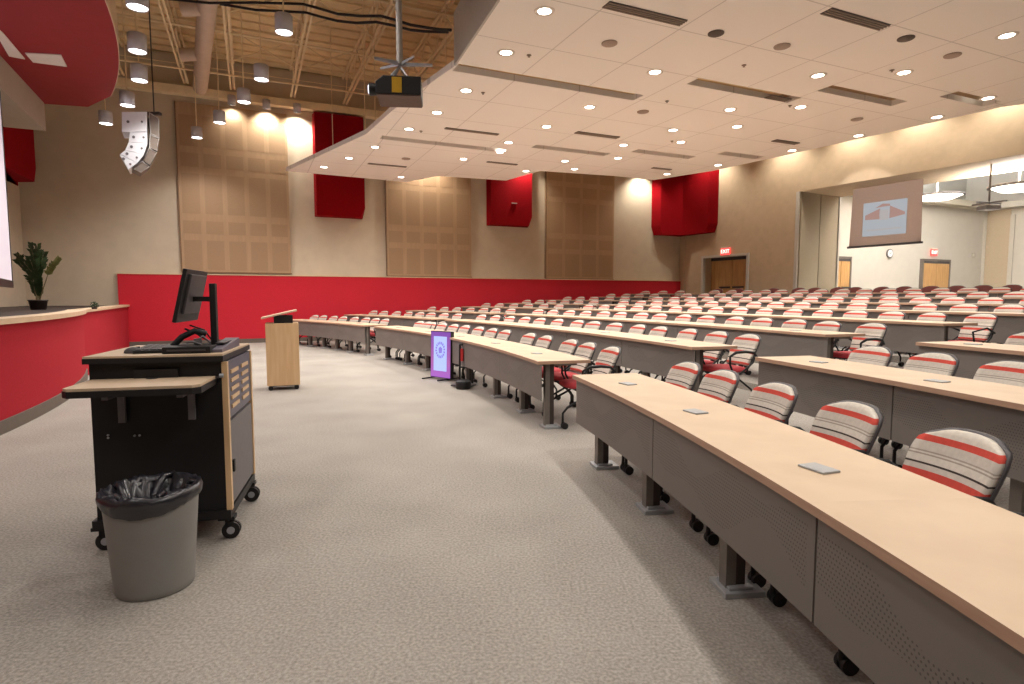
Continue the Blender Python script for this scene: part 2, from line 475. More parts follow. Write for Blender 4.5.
# red wainscot
sr0 = BW.hit(118, 274)[0]
b = MB()
b.prism([BW.pt(sr0, -.12), BW.pt(S_COR + .1, -.12), BW.pt(S_COR + .1, 0), BW.pt(sr0, 0)], 0, HZ(2.03))
tag(struct('wainscot', b, M['red']), 'long red lower wall band')
b = MB(); b.prism([BW.pt(sr0 - .02, -.14), BW.pt(S_COR + .1, -.14), BW.pt(S_COR + .1, 0), BW.pt(sr0 - .02, 0)], HZ(2.03), HZ(2.06))
struct('trim_4', b, M['cap'])
b = MB(); b.prism([BW.pt(sr0, -.14), BW.pt(S_COR + .1, -.14), BW.pt(S_COR + .1, -.12), BW.pt(sr0, -.12)], 0, .13)
struct('baseboard_back', b, M['base'])

# ------------------------------------------------------------------ stage
RS = 17.1; ZS = 1.19
s127 = BW.hit(128, 306)[0]
arc_pts = [pol(RS, a) for a in [(-24 + i * 1.0) for i in range(61)]]
wpt = BW.pt(s127, -.02); lpt = LW.pt(0, .02); lpt2 = LW.pt(23, .02)
poly = [(p.x, p.y) for p in arc_pts] + [(wpt.x, wpt.y), (lpt.x, lpt.y), (lpt2.x, lpt2.y)]
b = MB(); b.prism(poly, 0, ZS - .08, 0); b.prism([(p[0], p[1]) for p in poly], ZS - .08, ZS - .02, 0, 1)
struct('stage_platform', b, [M['stagered'], M['stagefloor']], 'curved red stage front')
b = MB(); b.arc(RS - .22, RS + .05, -24, 36.5, ZS - .055, ZS + .005, 70)
pa = pol(RS, 36.3)
dv = (wpt - Vector((pa.x, pa.y, 0))).normalized(); nv = Vector((dv.y, -dv.x, 0))
b.prism([(pa + nv * .05)[:2], (wpt + nv * .05)[:2], (wpt - nv * .2)[:2], (pa - nv * .2)[:2]], ZS - .05, ZS + .004)
struct('stage_nosing', b, M['cap'])
b = MB(); b.arc(RS, RS + .02, -24, 36, 0, .14, 70); struct('baseboard_stage', b, M['base'])

# red soffit over the stage
ZF = 5.4; RF = 17.8
fp = [at(46, 104, ZF), at(7, 61, ZF)]
b = MB()
apts = [pol(RF, a) for a in [(-22 + i) for i in range(64)]]
endp = fp[0] + Vector((0.35, .25, 0))
apts = [p for p in apts if p.y < 12.3]
poly = [(p.x, p.y) for p in apts] + [(at(88, 107, ZF))[:2], (at(46, 104, ZF))[:2], LW.pt(3.2, .05)[:2], LW.pt(22, .05)[:2]]
b.prism(poly, ZF, ZF + .12)
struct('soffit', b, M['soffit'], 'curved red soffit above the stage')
b = MB()
for i in range(len(apts) - 1):
    p, q = apts[i], apts[i + 1]
    n1 = (p - Vector((CX, CY, 0))).normalized() * .012; n2 = (q - Vector((CX, CY, 0))).normalized() * .012
    b.prism([p[:2], q[:2], (q + n2)[:2], (p + n1)[:2]], ZF - .01, ZF + .5)
struct('soffit_fascia', b, M['cap'])
# tan bulkhead hanging under the soffit at the screen
f0 = at(46, 131, 4.84); f1 = at(7, 94.5, 4.84); f2 = at(4, 127, 4.84)
ext = (f1 - f0) * 1.3
b = MB(); b.prism([f0[:2], (f0 + ext)[:2], (f2 + ext * .6)[:2], f2[:2]], 4.84, ZF)
struct('bulkhead', b, mat('bulkhead_paint', (.42, .35, .28), .8, noise=.03, nscale=3))

# ------------------------------------------------------------------ far room through the opening
FW = Plane((18.1 * K, 25.0 * K), 24)
sfc = FW.hit(983, 250)[0]; sfw0 = FW.hit(800, 250)[0]
fcp = FW.pt(sfc)
b = MB()
FWZ = FW.hit(922, 204)[1]
b.prism([FW.pt(sfw0, 0), FW.pt(sfc, 0), FW.pt(sfc, .3), FW.pt(sfw0, .3)], TOPZ, FWZ)
struct('wall_far_room', b, M['cream'])
b = MB(); b.prism([FW.pt(sfw0, -.5), FW.pt(sfc, -.5), FW.pt(sfc, -.0), FW.pt(sfw0, 0)], FWZ, FWZ + .25)
struct('trim_5', b, mat('cove_tan', (.5, .46, .39), .7, noise=.03))
GW = Plane((fcp.x, fcp.y), -52)
b = MB()
sg1 = GW.hit(984, 250)[0]; sg2 = GW.hit(1009, 250)[0]
b.prism([GW.pt(0, 0), GW.pt(14, 0), GW.pt(14, .3), GW.pt(0, .3)], TOPZ, FWZ + .02)
struct('wall_far_side', b, M['cream'])
b = MB(); b.prism([GW.pt(.1, -.05), GW.pt(sg2, -.05), GW.pt(sg2, 0), GW.pt(.1, 0)], TOPZ, FWZ - .05)
struct('trim_6', b, mat('far_partition', (.50, .41, .30), .8, noise=.03))
b = MB(); b.prism([GW.pt(-.18, -.09), GW.pt(.1, -.09), GW.pt(.1, 0), GW.pt(-.18, 0)], TOPZ, FWZ); b.prism([GW.pt(sg2, -.09), GW.pt(sg2 + .16, -.09), GW.pt(sg2 + .16, 0), GW.pt(sg2, 0)], TOPZ, FWZ - .3)
b.prism([GW.pt(-.1, -.5), GW.pt(14, -.5), GW.pt(14, 0), GW.pt(-.1, 0)], FWZ, FWZ + .25)
struct('trim_7', b, M['trimwhite'])
b = MB(); b.prism([RW.pt(-2, THK - .1), RW.pt(19, THK - .1), RW.pt(19, 26), RW.pt(-2, 26)], 7.3, 7.5)
struct('ceiling_far_room', b, M['white_ceil'])
b = MB(); b.prism([FW.pt(sfw0, 1.5), FW.pt(sfc + 8, 1.5), FW.pt(sfc + 8, 1.7), FW.pt(sfw0, 1.7)], 4, 7.4)
b.prism([GW.pt(-4, 1.5), GW.pt(14, 1.5), GW.pt(14, 1.7), GW.pt(-4, 1.7)], 4, 7.4)
struct('wall_far_upper', b, M['white_ceil'])
b = MB(); b.prism([RW.pt(so - 6, .95), RW.pt(19, 0.0), RW.pt(19, 26), RW.pt(-2, 26)], TOPZ - .3, TOPZ)
struct('floor_far_room', b, M['carpet'])
b = MB(); b.prism([RW.pt(so - 1.5, THK), FW.pt(sfw0, 0), FW.pt(sfw0, .3), RW.pt(so - 1.9, THK)], TOPZ, 7.4)
struct('wall_far_left', b, M['cream'])


# ------------------------------------------------------------------ doors
def text_mesh(txt, size, name, m, parent, loc, rot):
    c = bpy.data.curves.new(name, 'FONT'); c.body = txt; c.size = size; c.align_x = 'CENTER'; c.align_y = 'CENTER'; c.extrude = .004
    o = bpy.data.objects.new('tmp', c); COL.objects.link(o)
    dg = bpy.context.evaluated_depsgraph_get(); me = bpy.data.meshes.new_from_object(o.evaluated_get(dg))
    COL.objects.unlink(o); bpy.data.objects.remove(o)
    me.materials.clear(); me.materials.append(m)
    r = bpy.data.objects.new(name, me); COL.objects.link(r); r.parent = parent; r.location = loc; r.rotation_euler = rot
    return r


def place(o, pl, s, w, z):
    o.location = pl.pt(s, w, z); o.rotation_euler = (0, 0, pl.a); return o


def double_door(name, pl, s0, s1, z0, z1, w, frame_m, recess=.25):
    W = s1 - s0; H = z1 - z0
    r = bpy.data.objects.new(name, None); COL.objects.link(r); place(r, pl, s0, w, z0); r['kind'] = 'structure'
    b = MB(); t = .09
    b.box((-t / 2 + .02, 0, H / 2), (t, .14, H)); b.box((W + t / 2 - .02, 0, H / 2), (t, .14, H)); b.box((W / 2, 0, H + t / 2 - .02), (W + 2 * t - .04, .14, t))
    b.build('door_frame', frame_m, r)
    for k in range(2):
        b = MB(); x0 = W * k / 2 + .01; b.box((x0 + W / 4 - .005, recess, (H - .12) / 2), (W / 2 - .03, .05, H - .12))
        l = b.build('door_leaf', M['oak'], r)
        b = MB(); xh = W / 2 + (-.2 if k == 0 else .2)
        b.box((xh + (-.12 if k == 0 else .12), recess - .06, 1.0), (.5, .05, .06)); b.build('push_bar', M['dkgrey'], l)
    b = MB(); b.box((W / 2, recess, H - .06), (W, .06, .12)); b.build('header_panel', M['dkgrey'], r)
    return r


double_door('door_1', RW, sd0, sd1, TOPZ, DOOR_TOP, .0, M['trimwhite'], .45)
s_a = FW.hit(921, 261)[0]; s_b = FW.hit(947, 261)[0]; zt = FW.hit(934, 261)[1]
double_door('door_2', FW, s_a, s_b, TOPZ, zt, -.06, M['legmet'], -.03)
s_c = FW.hit(829, 258)[0]; s_d = FW.hit(848, 259)[0]; zt2 = FW.hit(845, 258.5)[1]
double_door('door_3', FW, s_c, s_d, TOPZ, zt2, -.06, M['legmet'], -.03)


def exit_sign(pl, px, py, w, label, sc=1.0):
    s, z = pl.hit(px, py, w)
    t = thing('exit_sign', label, 'exit sign', pl.pt(s, w, z), pl.a, 'illuminated exit signs')
    b = MB(); b.box((0, 0, .0), (.42 * sc, .05, .27 * sc)); b.build('sign_face', M['exitred'], t, .01)
    b = MB(); b.box((0, 0, .155 * sc), (.36 * sc, .09, .05 * sc)); b.build('housing', M['exitwhite'], t)
    text_mesh('EXIT', .2 * sc, 'lettering', M['exitletters'], t, (0, -.03, 0), (math.pi / 2, 0, 0))
    return t


exit_sign(RW, 725.5, 251.5, -.06, 'red lit exit sign above the wooden double doors in the tan wall')
exit_sign(FW, 934, 252.5, -.06, 'red lit exit sign above the wooden doors in the far bright room', 1.05)

# clock
s, z = FW.hit(889.5, 253.5, -.03)
t = thing('wall_clock', 'round wall clock with silver rim below the hanging projection screen', 'clock', FW.pt(s, -.04, z), FW.a)
b = MB(); Rc = .19
vs = [(Rc * math.cos(a * math.pi / 12), -.03, Rc * math.sin(a * math.pi / 12)) for a in range(24)]
b.prism3([(x * 1.0, -.02, zz) for x, _, zz in vs], (0, .05, 0)); b.build('rim', M['midgrey'], t)
b = MB(); b.prism3([(x * .8, -.03, zz * .8) for x, _, zz in vs], (0, .02, 0)); b.build('face', M['whitebox'], t)
b = MB(); b.box((.03, -.035, .03), (.012, .005, .1)); b.box((-.03, -.035, .0), (.08, .005, .012)); b.build('hand', M['black'], t)
# thermostat boxes
s, z = FW.hit(973.5, 255, -.03)
b = MB(); b.box((0, 0, 0), (.22, .06, .16)); b.box((0, -.04, -.01), (.1, .03, .07)); o = b.build('wall_box', M['trimwhite']); place(o, FW, s, -.05, z)
tag(o, 'small pale box on the far room wall right of the exit doors', 'wall box')
s, z = BW.hit(656, 196, -.5)

# ------------------------------------------------------------------ acoustic wall panels
def acoustic_panel(x0, x1, z0, z1, cols, label):
    s0, s1 = BW.hit(x0, 274)[0], BW.hit(x1, 274)[0]; W = s1 - s0; H = z1 - z0
    t = thing('acoustic_panel', label, 'wall panel', BW.pt(s0, 0, z0), BW.a, 'tan wooden acoustic wall panels')
    b = MB(); b.box((W / 2, -.05, H / 2), (W, .08, H)); b.build('board', [M['panelwood']], t)
    b = MB(); cw = W / cols
    zs = [(a_ * K, c_ * K) for a_, c_ in ((.06, .88), (1.06, 1.42), (1.62, 2.72), (2.90, 3.28), (3.46, 4.30))]
    for i in range(cols):
        for a, c in zs:
            if c > H: continue
            b.box(((i + .5) * cw, -.0915, (a + c) / 2), (cw - .13, .006, c - a))
    b.build('perforated_field', M['panelfield'], t)
    b = MB(); b.box((W / 2, -.06, -.02), (W + .04, .1, .04)); b.box((-.015, -.06, H / 2), (.03, .1, H)); b.build('edge_trim', M['panelbase'], t)
    return t


acoustic_panel(183, 291, HZ(2.12), HZ(6.75), 5, 'leftmost tall tan acoustic panel on the back wall, under the ceiling glow')
acoustic_panel(387, 470.5, HZ(2.09), HZ(6.6), 5, 'middle tan acoustic panel on the back wall between two red boxes')
acoustic_panel(545, 612, HZ(2.08), HZ(6.6), 4, 'rightmost tan acoustic panel on the back wall, nearest the far corner')


# red baffle boxes
def red_box(x0, x1, z0, z1, dep, label, ch=.12):
    s0, s1 = BW.hit(x0, 217, -dep)[0], BW.hit(x1, 217, -dep)[0]
    t = thing('wall_baffle', label, 'wall baffle', BW.pt(s0, 0, z0), BW.a, 'red baffle boxes high on the walls')
    W = s1 - s0; H = z1 - z0
    b = MB()
    # front face polygon with clipped lower right corner, splayed sides
    fr = [(0, -dep, 0), (W - .12, -dep, 0), (W, -dep, .32), (W, -dep, H), (0, -dep, H)]
    bk = [(-ch * .3, 0, -.02), (W - .02, 0, -.02), (W + ch * .6, 0, .34), (W + ch * .6, 0, H), (-ch * .3, 0, H)]
    b.add(fr + bk, [(0, 1, 2, 3, 4), (9, 8, 7, 6, 5)] + [(i, 5 + i, 5 + (i + 1) % 5, (i + 1) % 5) for i in range(5)])
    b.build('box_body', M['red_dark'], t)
    return t


red_box(317, 365, HZ(3.85), HZ(6.85), .35, 'red box high on the back wall crossed by the dropped ceiling edge')
t = red_box(491, 532, HZ(3.86), HZ(6.85), .35, 'red box on the back wall between the middle and right tan panels')
b = MB(); b.box((.9, -.37, .78), (.2, .03, .03)); b.build('bracket', M['trimwhite'], t)
# corner boxes
def corner_box(name, label, pts, z0, z1, inset):
    t = thing(name, label, 'wall baffle', (pts[0].x, pts[0].y, z0), 0, 'red baffle boxes high on the walls')
    o = Vector((pts[0].x, pts[0].y, 0)); P = [Vector((p.x, p.y, 0)) - o for p in pts]
    c = sum(P, Vector()) / len(P)
    b = MB(); n = len(P)
    low = [p + (c - p) * inset for p in P]
    vs = [(p.x, p.y, .0) for p in low] + [(p.x, p.y, .35) for p in P] + [(p.x, p.y, z1 - z0) for p in P]
    b.add(vs, [tuple(range(n))[::-1]] + [(i, (i + 1) % n, n + (i + 1) % n, n + i) for i in range(n)] + [(n + i, n + (i + 1) % n, 2 * n + (i + 1) % n, 2 * n + i) for i in range(n)] + [tuple(range(2 * n, 3 * n))])
    b.build('box_body', M['red_dark'], t); return t


s3 = BW.hit(653.5, 235)[0]; s3e = RW.hit(716, 233)[0]
corner_box('wall_baffle', 'large red box filling the far right corner above the red wall band',
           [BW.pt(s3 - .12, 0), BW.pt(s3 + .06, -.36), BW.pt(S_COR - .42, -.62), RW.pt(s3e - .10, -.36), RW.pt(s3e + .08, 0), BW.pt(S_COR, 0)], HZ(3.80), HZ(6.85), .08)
s5 = BW.hit(30, 180)[0]; s5b = LW.hit(0, 190)[0]
corner_box('wall_baffle', 'red box in the stage corner behind the projection screen edge',
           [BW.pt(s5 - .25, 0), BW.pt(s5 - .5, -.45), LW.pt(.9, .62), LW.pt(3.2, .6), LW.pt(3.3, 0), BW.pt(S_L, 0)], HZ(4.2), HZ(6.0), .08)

# ------------------------------------------------------------------ projection screen over the stage
pr = atd(11.5, 281, 10.0)
SP = Plane((pr.x, pr.y), -54)
zt_ = SP.hit(8, 66)[1]; zb_ = SP.hit(12.5, 281)[1]
t = thing('projection_screen', 'large pale lit projection screen with black border at the left edge', 'projection screen', SP.pt(0, 0, 0), SP.a)
b = MB(); b.box((2.0, 0, (zt_ + zb_) / 2), (3.94, .02, zt_ - zb_)); b.build('screen_surface', M['screen'], t)
b = MB()
b.box((2, 0, zb_ - .06), (4.1, .04, .12)); b.box((2, 0, zt_ + .18), (4.1, .06, .36)); b.box((-.01, 0, (zt_ + zb_) / 2), (.07, .035, zt_ - zb_ + .2)); b.box((4.0, 0, (zt_ + zb_) / 2), (.07, .035, zt_ - zb_ + .2))
b.build('border', M['black'], t)

# ------------------------------------------------------------------ hanging screen in the far opening
HS = Plane((RW.pt(0, 1.2).x, RW.pt(0, 1.2).y), -60)
h0, z0 = HS.hit(849, 247); h1, z1 = HS.hit(921, 241)
zc = (z0 + z1) / 2
t = thing('hanging_screen', 'tan hanging projection screen showing a faint red and blue picture', 'projection screen', HS.pt(h0, 0, 0), HS.a)
W = h1 - h0
b = MB(); b.add([(.06, 0, OPEN_TOP), (0, 0, zc), (W, 0, zc), (W - .03, 0, OPEN_TOP)], [(0, 1, 2, 3)]); b.add([(.06, .01, OPEN_TOP), (0, .01, zc), (W, .01, zc), (W - .03, .01, OPEN_TOP)], [(3, 2, 1, 0)])
b.build('screen_fabric', M['scrb'], t)
b = MB(); b.tube([(-.05, 0, zc - .03), (W + .05, 0, zc - .03)], .035); b.build('weight_bar', M['dkgrey'], t)
i0, za = HS.hit(864, 203); i1, zbm = HS.hit(906, 233)
i0 -= h0; i1 -= h0; ztop = HS.hit(885, 201)[1]; zlow = HS.hit(885, 235)[1]
def em(name, c, s=.5): return mat(name, tuple(x * .5 for x in c), .8, emit=c, estr=s)
b = MB(); b.box(((i0 + i1) / 2, -.012, (ztop + zlow) / 2), (i1 - i0, .004, ztop - zlow)); b.build('projected_picture', em('picture_blue', (.42, .47, .52), .42), t)
b = MB(); w_ = i1 - i0; h_ = ztop - zlow
def PI_(u, v): return (i0 + u * w_, -.0165, zlow + v * h_)
b.prism3([PI_(.05, .50), PI_(.05, .63), PI_(.40, .80), PI_(.40, .48)], (0, .003, 0)); b.prism3([PI_(.62, .48), PI_(.62, .85), PI_(.96, .62), PI_(.96, .55)], (0, .003, 0)); b.prism3([PI_(.28, .82), PI_(.45, .93), PI_(.62, .90), PI_(.62, .84), PI_(.45, .84)], (0, .003, 0))
b.build('picture_roofs', em('picture_rust', (.42, .27, .24), .42), t)
b = MB(); b.prism3([PI_(.38, .45), PI_(.38, .75), PI_(.60, .75), PI_(.60, .45)], (0, .003, 0)); b.prism3([PI_(.1, .15), PI_(.1, .2), PI_(.9, .2), PI_(.9, .15)], (0, .003, 0))
b.build('picture_center', em('picture_grey', (.46, .45, .46), .42), t)

q = HS.pt(h0 + W * .5, -6.0, 4.4)
tgt = HS.pt(h0 + W * .5, 0, (OPEN_TOP + zc) / 2 + .1)
spot('projector_beam', q, 400, (1, .94, .91), 29, .35, .04, tgt - q)

# ================================================================== CEILING CLOUD
ZC = 4.9
def uv_of(p):
    q = Vector((p.x, p.y)) - BW.p
    return Vector((q.dot(BW.u), q.dot(BW.n)))


def cuv(px, py): return uv_of(at(px, py, ZC))


out = [cuv(*q) for q in ((500, 0), (456, 65), (446, 72), (393, 110), (366, 134), (286, 171), (406, 182), (438, 176), (506, 180.5), (540, 171), (614, 176), (654, 180), (712, 171), (768, 159), (1002, 107), (1024, 104))]
m_ = out[-1]
outl = [Vector((out[0].x - .5, -14.5)), Vector((out[0].x - 1.6, -18.0)), Vector((out[0].x - 3.2, -22))]
outline = outl[::-1] + out + [Vector((m_.x + .6, m_.y - 4)), Vector((m_.x + .6, -22))]
slots_px = [((452, 68), (640, 97)), ((690, 81), (795, 100)), ((822, 88), (900, 103.5)), ((943, 95), (996, 103)),
            ((380, 136), (505, 152)), ((535, 144.5), (604, 156)), ((637, 149), (688, 159)), ((722, 152), (757, 158.5))]
holes = []
for a_, b_ in slots_px:
    p, q = cuv(*a_), cuv(*b_); v = (p.y + q.y) / 2; wd = .30 if p.y < -5 else .26
    holes.append([Vector((p.x + .04, v - wd / 2)), Vector((q.x, v - wd / 2)), Vector((q.x, v + wd / 2)), Vector((p.x + .04, v + wd / 2))])
b = MB()
loops = [[Vector((p.x, p.y, 0)) for p in L] for L in [outline] + holes]
allp = [p for L in loops for p in L]
tris = tessellate_polygon(loops)
TH = .10
nb = len(allp)
vs = [(p.x, p.y, 0) for p in allp] + [(p.x, p.y, TH) for p in allp]
fs = []
for t3 in tris:
    a_, b_, c_ = (allp[i] for i in t3)
    cr_ = (b_ - a_).cross(c_ - a_).z
    t3 = tuple(t3) if cr_ > 0 else tuple(t3)[::-1]
    fs.append(t3[::-1]); fs.append(tuple(i + nb for i in t3))
o_ = 0
for L in loops:
    n_ = len(L)
    for i in range(n_): fs.append((o_ + i, o_ + (i + 1) % n_, nb + o_ + (i + 1) % n_, nb + o_ + i))
    o_ += n_
b.add(vs, fs)
g0 = cuv(599.5, 11)
cloud_nodes(M['cloud'], g0.x, g0.y)
cl_o = b.build('ceiling_cloud', M['cloud'], None, loc=(BW.p.x, BW.p.y, ZC), rotz=BW.a)
cl_o['kind'] = 'structure'; cl_o['label'] = 'dropped pale tile ceiling over the seats'
# grey upstand fascia along the near left edge
b = MB()
pts_f = outl[::-1] + out[:2]
for p, q in zip(pts_f[:-1], pts_f[1:]):
    b.prism([(p.x - .03, p.y), (q.x - .03, q.y), (q.x, q.y), (p.x, p.y)], ZC - .01, ZC + .75)
p, q = out[1], out[1] + Vector((2.2, .0)); b.prism([(p.x, p.y), (q.x, p.y), (q.x, p.y + .03), (p.x, p.y + .03)], ZC + .09, ZC + .75)
o = b.build('cloud_fascia', M['greymetal']); o.location = (BW.p.x, BW.p.y, 0); o.rotation_euler = (0, 0, BW.a); o['kind'] = 'structure'


# recessed downlights
DL = [(506, 52.5), (466, 90.5), (437, 112.5), (409, 129), (375, 147), (349, 158), (324, 167), (508.5, 142.5), (500, 152), (463.5, 159), (544.5, 11),
      (655, 72), (589.5, 107), (546.5, 126.5), (730, 109.5), (737, 126.5), (673, 130), (681, 142), (623.5, 145), (618, 158), (565, 161), (574.5, 169),
      (526, 171), (718, 165), (818, 75.5), (904, 72.5), (1007, 35.5), (988, 98), (937, 117), (858.5, 135.5), (800.5, 107), (792, 150.5), (401, 177), (667, 174)]
def zone(py):
    return 'nearest band' if py < 60 else 'second band' if py < 112 else 'third band' if py < 148 else 'farthest band'
dl_mesh = {}
def downlight(p, label, vis=True):
    t = thing('recessed_downlight', label, 'ceiling light', (p.x, p.y, ZC), 0, 'recessed downlights in the dropped ceiling')
    if not dl_mesh:
        b = MB(); b.lathe((0, 0, 0), [(.085, .0), (.085, -.006), (.125, -.008), (.13, 0)], 20); dl_mesh['trim'] = b.build('trim_ring', M['ringtrim'], t)
        b = MB(); b.disc((0, 0, -.005), .105, 20, down=True); dl_mesh['lens'] = b.build('lens', M['lens'], t)
    else:
        for k in ('trim', 'lens'):
            c = dl_mesh[k].copy(); COL.objects.link(c); c.parent = t
    spot('lamp', (0, 0, -.03), DOWN_W, WARM, 150, .7, .10, parent=t)
bands = {}
for q in DL: bands.setdefault(zone(q[1]), []).append(q)
for bn, L in bands.items():
    for i, q in enumerate(sorted(L)):
        downlight(at(q[0], q[1], ZC), f'lit recessed ceiling downlight, {ORD[i]} from left in the {bn} of the dropped ceiling')
# the same ceiling carries on overhead and to the right of the frame
k = 0
for r_, a_, m_ in ((23.6, 14, 1.5), (23.6, 8.5, 1.7), (23.6, 3, 1.7), (23.6, -3, 1.5), (26.6, 12, 1), (26.6, 5, 1), (29.8, 13, 1), (29.8, 6, 1)):
    q = pol(r_, a_); s_ = spot('overhead_lamp', (q.x, q.y, ZC - .03), DOWN_W * m_ * .74, WARM, 150, .7, .10); k += 1

# ceiling speakers, sprinklers, grilles
def small_disc(q, r, m, name, label, cat, group):
    p = at(q[0], q[1], ZC); b = MB(); b.lathe((0, 0, 0), [(r, 0), (r, -.012), (r * .92, -.018), (0.001, -.018)], 20)
    o = b.build(name, m, None, loc=p); tag(o, label, cat, group)
for i, q in enumerate([(406, 158.5), (609.5, 43), (643, 111.5), (782, 46), (857, 119), (952.5, 55)]):
    small_disc(q, .11, M['grille'], 'ceiling_speaker', f'round tan ceiling speaker grille, {ORD[i]} from left in the dropped ceiling', 'ceiling speaker', 'round ceiling speakers')
for i, q in enumerate([(716, 33), (906, 38)]):
    small_disc(q, .105, M['grille2'], 'ceiling_speaker', f'dark round ceiling speaker, the {"left" if i == 0 else "right"} one of two dark ones near the top', 'ceiling speaker', 'dark round ceiling speakers')
for i, q in enumerate([(483, 92.5), (421, 131), (529, 55), (667, 101), (672, 141), (744, 65), (892, 70), (790, 105.5), (632, 68)]):
    p = at(q[0], q[1], ZC); b = MB(); b.tube([(0, 0, 0), (0, 0, -.04)], .018, 8); b.lathe((0, 0, 0), [(.05, 0), (.05, -.006), (.0, -.006)], 12)
for i, q in enumerate(sorted([(483, 92.5), (421, 131), (529, 55), (667, 101), (672, 141), (744, 65), (892, 70), (790, 105.5)])):
    p = at(q[0], q[1], ZC); b = MB(); b.tube([(0, 0, 0), (0, 0, -.03)], .010, 8); b.disc((0, 0, -.03), .02, 10); b.disc((0, 0, -.0301), .02, 10, down=True); b.lathe((0, 0, 0), [(.035, 0), (.035, -.008), (.001, -.008)], 12)
    o = b.build('sprinkler_head', M['slat'], None, loc=p); tag(o, f'small sprinkler head, {ORD[i]} from left under the dropped ceiling', 'sprinkler', 'ceiling sprinkler heads')
VN = [((601, 8), (689, 19), 'upper middle'), ((819, 14), (892, 24), 'upper right'), ((446, 127), (497, 135), 'left'), ((368, 163), (406, 167), 'far left'), ((488, 161), (516, 165), 'far middle'),
      ((576, 132), (618, 137.5), 'middle'), ((654, 167), (669, 170), 'distant'), ((768, 96), (788, 100), 'right'), ((774, 140), (797, 143.5), 'far right')]
for a_, b_, nm in VN:
    p, q = at(a_[0], a_[1], ZC), at(b_[0], b_[1], ZC); p, q = uv_of(p), uv_of(q)
    L = q.x - p.x; v = (p.y + q.y) / 2; wd = .17 if v < -8 else .12
    t = thing('ceiling_vent', f'slim slatted air vent in the dropped ceiling, the {nm} one', 'air vent', BW.pt(p.x, v, ZC), BW.a, 'linear air vents in the dropped ceiling')
    b = MB(); b.box((L / 2, 0, -.004), (L, wd, .006)); b.build('backing', M['dkgrey'], t)
    b = MB()
    for j in range(4): b.box((L / 2, (j - 1.5) * wd / 4, -.012), (L, wd / 9, .012))
    b.build('slats', M['slat'], t)

# ================================================================== OPEN ROOF STRUCTURE
def joist(U, idx, label, v0=-19, v1=-.3, zl=7.5, zh=8.25):
    t = thing('steel_joist', label, 'roof joist', BW.pt(U, 0, 0), BW.a, 'open web steel joists under the roof')
    b = MB()
    for dx in (-.05, .05):
        b.box((dx, (v0 + v1) / 2, zl), (.045, v1 - v0, .06)); b.box((dx, (v0 + v1) / 2, zh), (.05, v1 - v0, .05))
    b.build('chords', M['steel'], t)
    b = MB(); n = int((v1 - v0) / .75); st = (v1 - v0) / n
    for i in range(n):
        a_ = v0 + i * st; z0_, z1_ = (zl, zh) if i % 2 == 0 else (zh, zl)
        b.tube([(0, a_, z0_), (0, a_ + st, z1_)], .016, 5)
    b.build('web', M['steel'], t)


for i, U in enumerate((-3.2, -1.65, -.45, 1.2, 2.75, 4.3, 5.8)):
    joist(U, i, f'beige open web roof joist, {ORD[i]} from the left')
# bridging rods and pipes across the joists
for i, (v, z) in enumerate(((-1.6, 7.45), (-4.3, 7.5), (-7.2, 7.5))):
    b = MB(); p, q = BW.pt(-5, v, z), BW.pt(9, v, z); b.tube([p, q], .028, 6); b.tube([p + Vector((0, 0, .12)), q + Vector((0, 0, .12))], .012, 5)
    tag(b.build('roof_pipe', M['steel']), f'beige cross pipe under the roof, {ORD[i]} from the back wall', 'pipe', 'cross pipes under the roof')
for i, (u0, v0, u1, v1) in enumerate(((-.4, -2.6, 1.2, -2.6), (1.2, -2.6, 2.7, -2.6), (-.4, -5.4, 1.2, -5.4), (1.2, -5.4, 2.7, -5.4))):
    b = MB(); b.tube([BW.pt(u0, v0, 7.5), BW.pt(u1, v1, 8.25)], .018, 5); b.tube([BW.pt(u0, v0, 8.25), BW.pt(u1, v1, 7.5)], .018, 5)
    tag(b.build('cross_brace', M['steel']), f'beige X shaped brace between roof joists, {["far left", "far right", "near left", "near right"][i]} one', 'brace', 'cross braces between joists')
# hanger rods of the dropped ceiling
hr = [(458, 60, 'near the projector'), (347, 150, 'at the cloud tip'), (330, 140, 'before the red box'), (372, 120, 'left of the projector')]
for i, (px, py, nm) in enumerate([(371, 132, 'nearest the projector'), (329, 152, 'over the left tip'), (440, 80, 'at the grey fascia'), (361, 137, 'in front of the red box')]):
    p = at(px, py, ZC + .1); b = MB(); b.tube([(p.x + .1, p.y, ZC + .05), (p.x + .1, p.y, DECK_Z)], .012, 5)
    tag(b.build('hanger_rod', M['steel']), f'thin hanger rod holding the dropped ceiling edge, the one {nm}', 'hanger rod', 'hanger rods')

# spiral duct with nozzles
dz = 7.45
p0 = at(213, -60, dz); p1 = at(199.5, 96, dz - .05)
t = thing('air_duct', 'long round beige air duct with angled nozzles under the roof', 'duct', (0, 0, 0))
b = MB(); b.tube([p0, p0 * .5 + p1 * .5, p1 - (p1 - p0).normalized() * .3], .19, 20); b.build('duct_tube', M['duct'], t)
for q in ((203, 8), (199, 54), (196, 94)):
    a_ = at(q[0], q[1], dz); dd = Vector((-.9, -.25, -.15)).normalized()
    b = MB(); b.tube([a_, a_ + dd * .42 * (1 if q[1] < 90 else .8)], .15 if q[1] < 90 else .08, 16); b.build('nozzle', M['duct'], t)
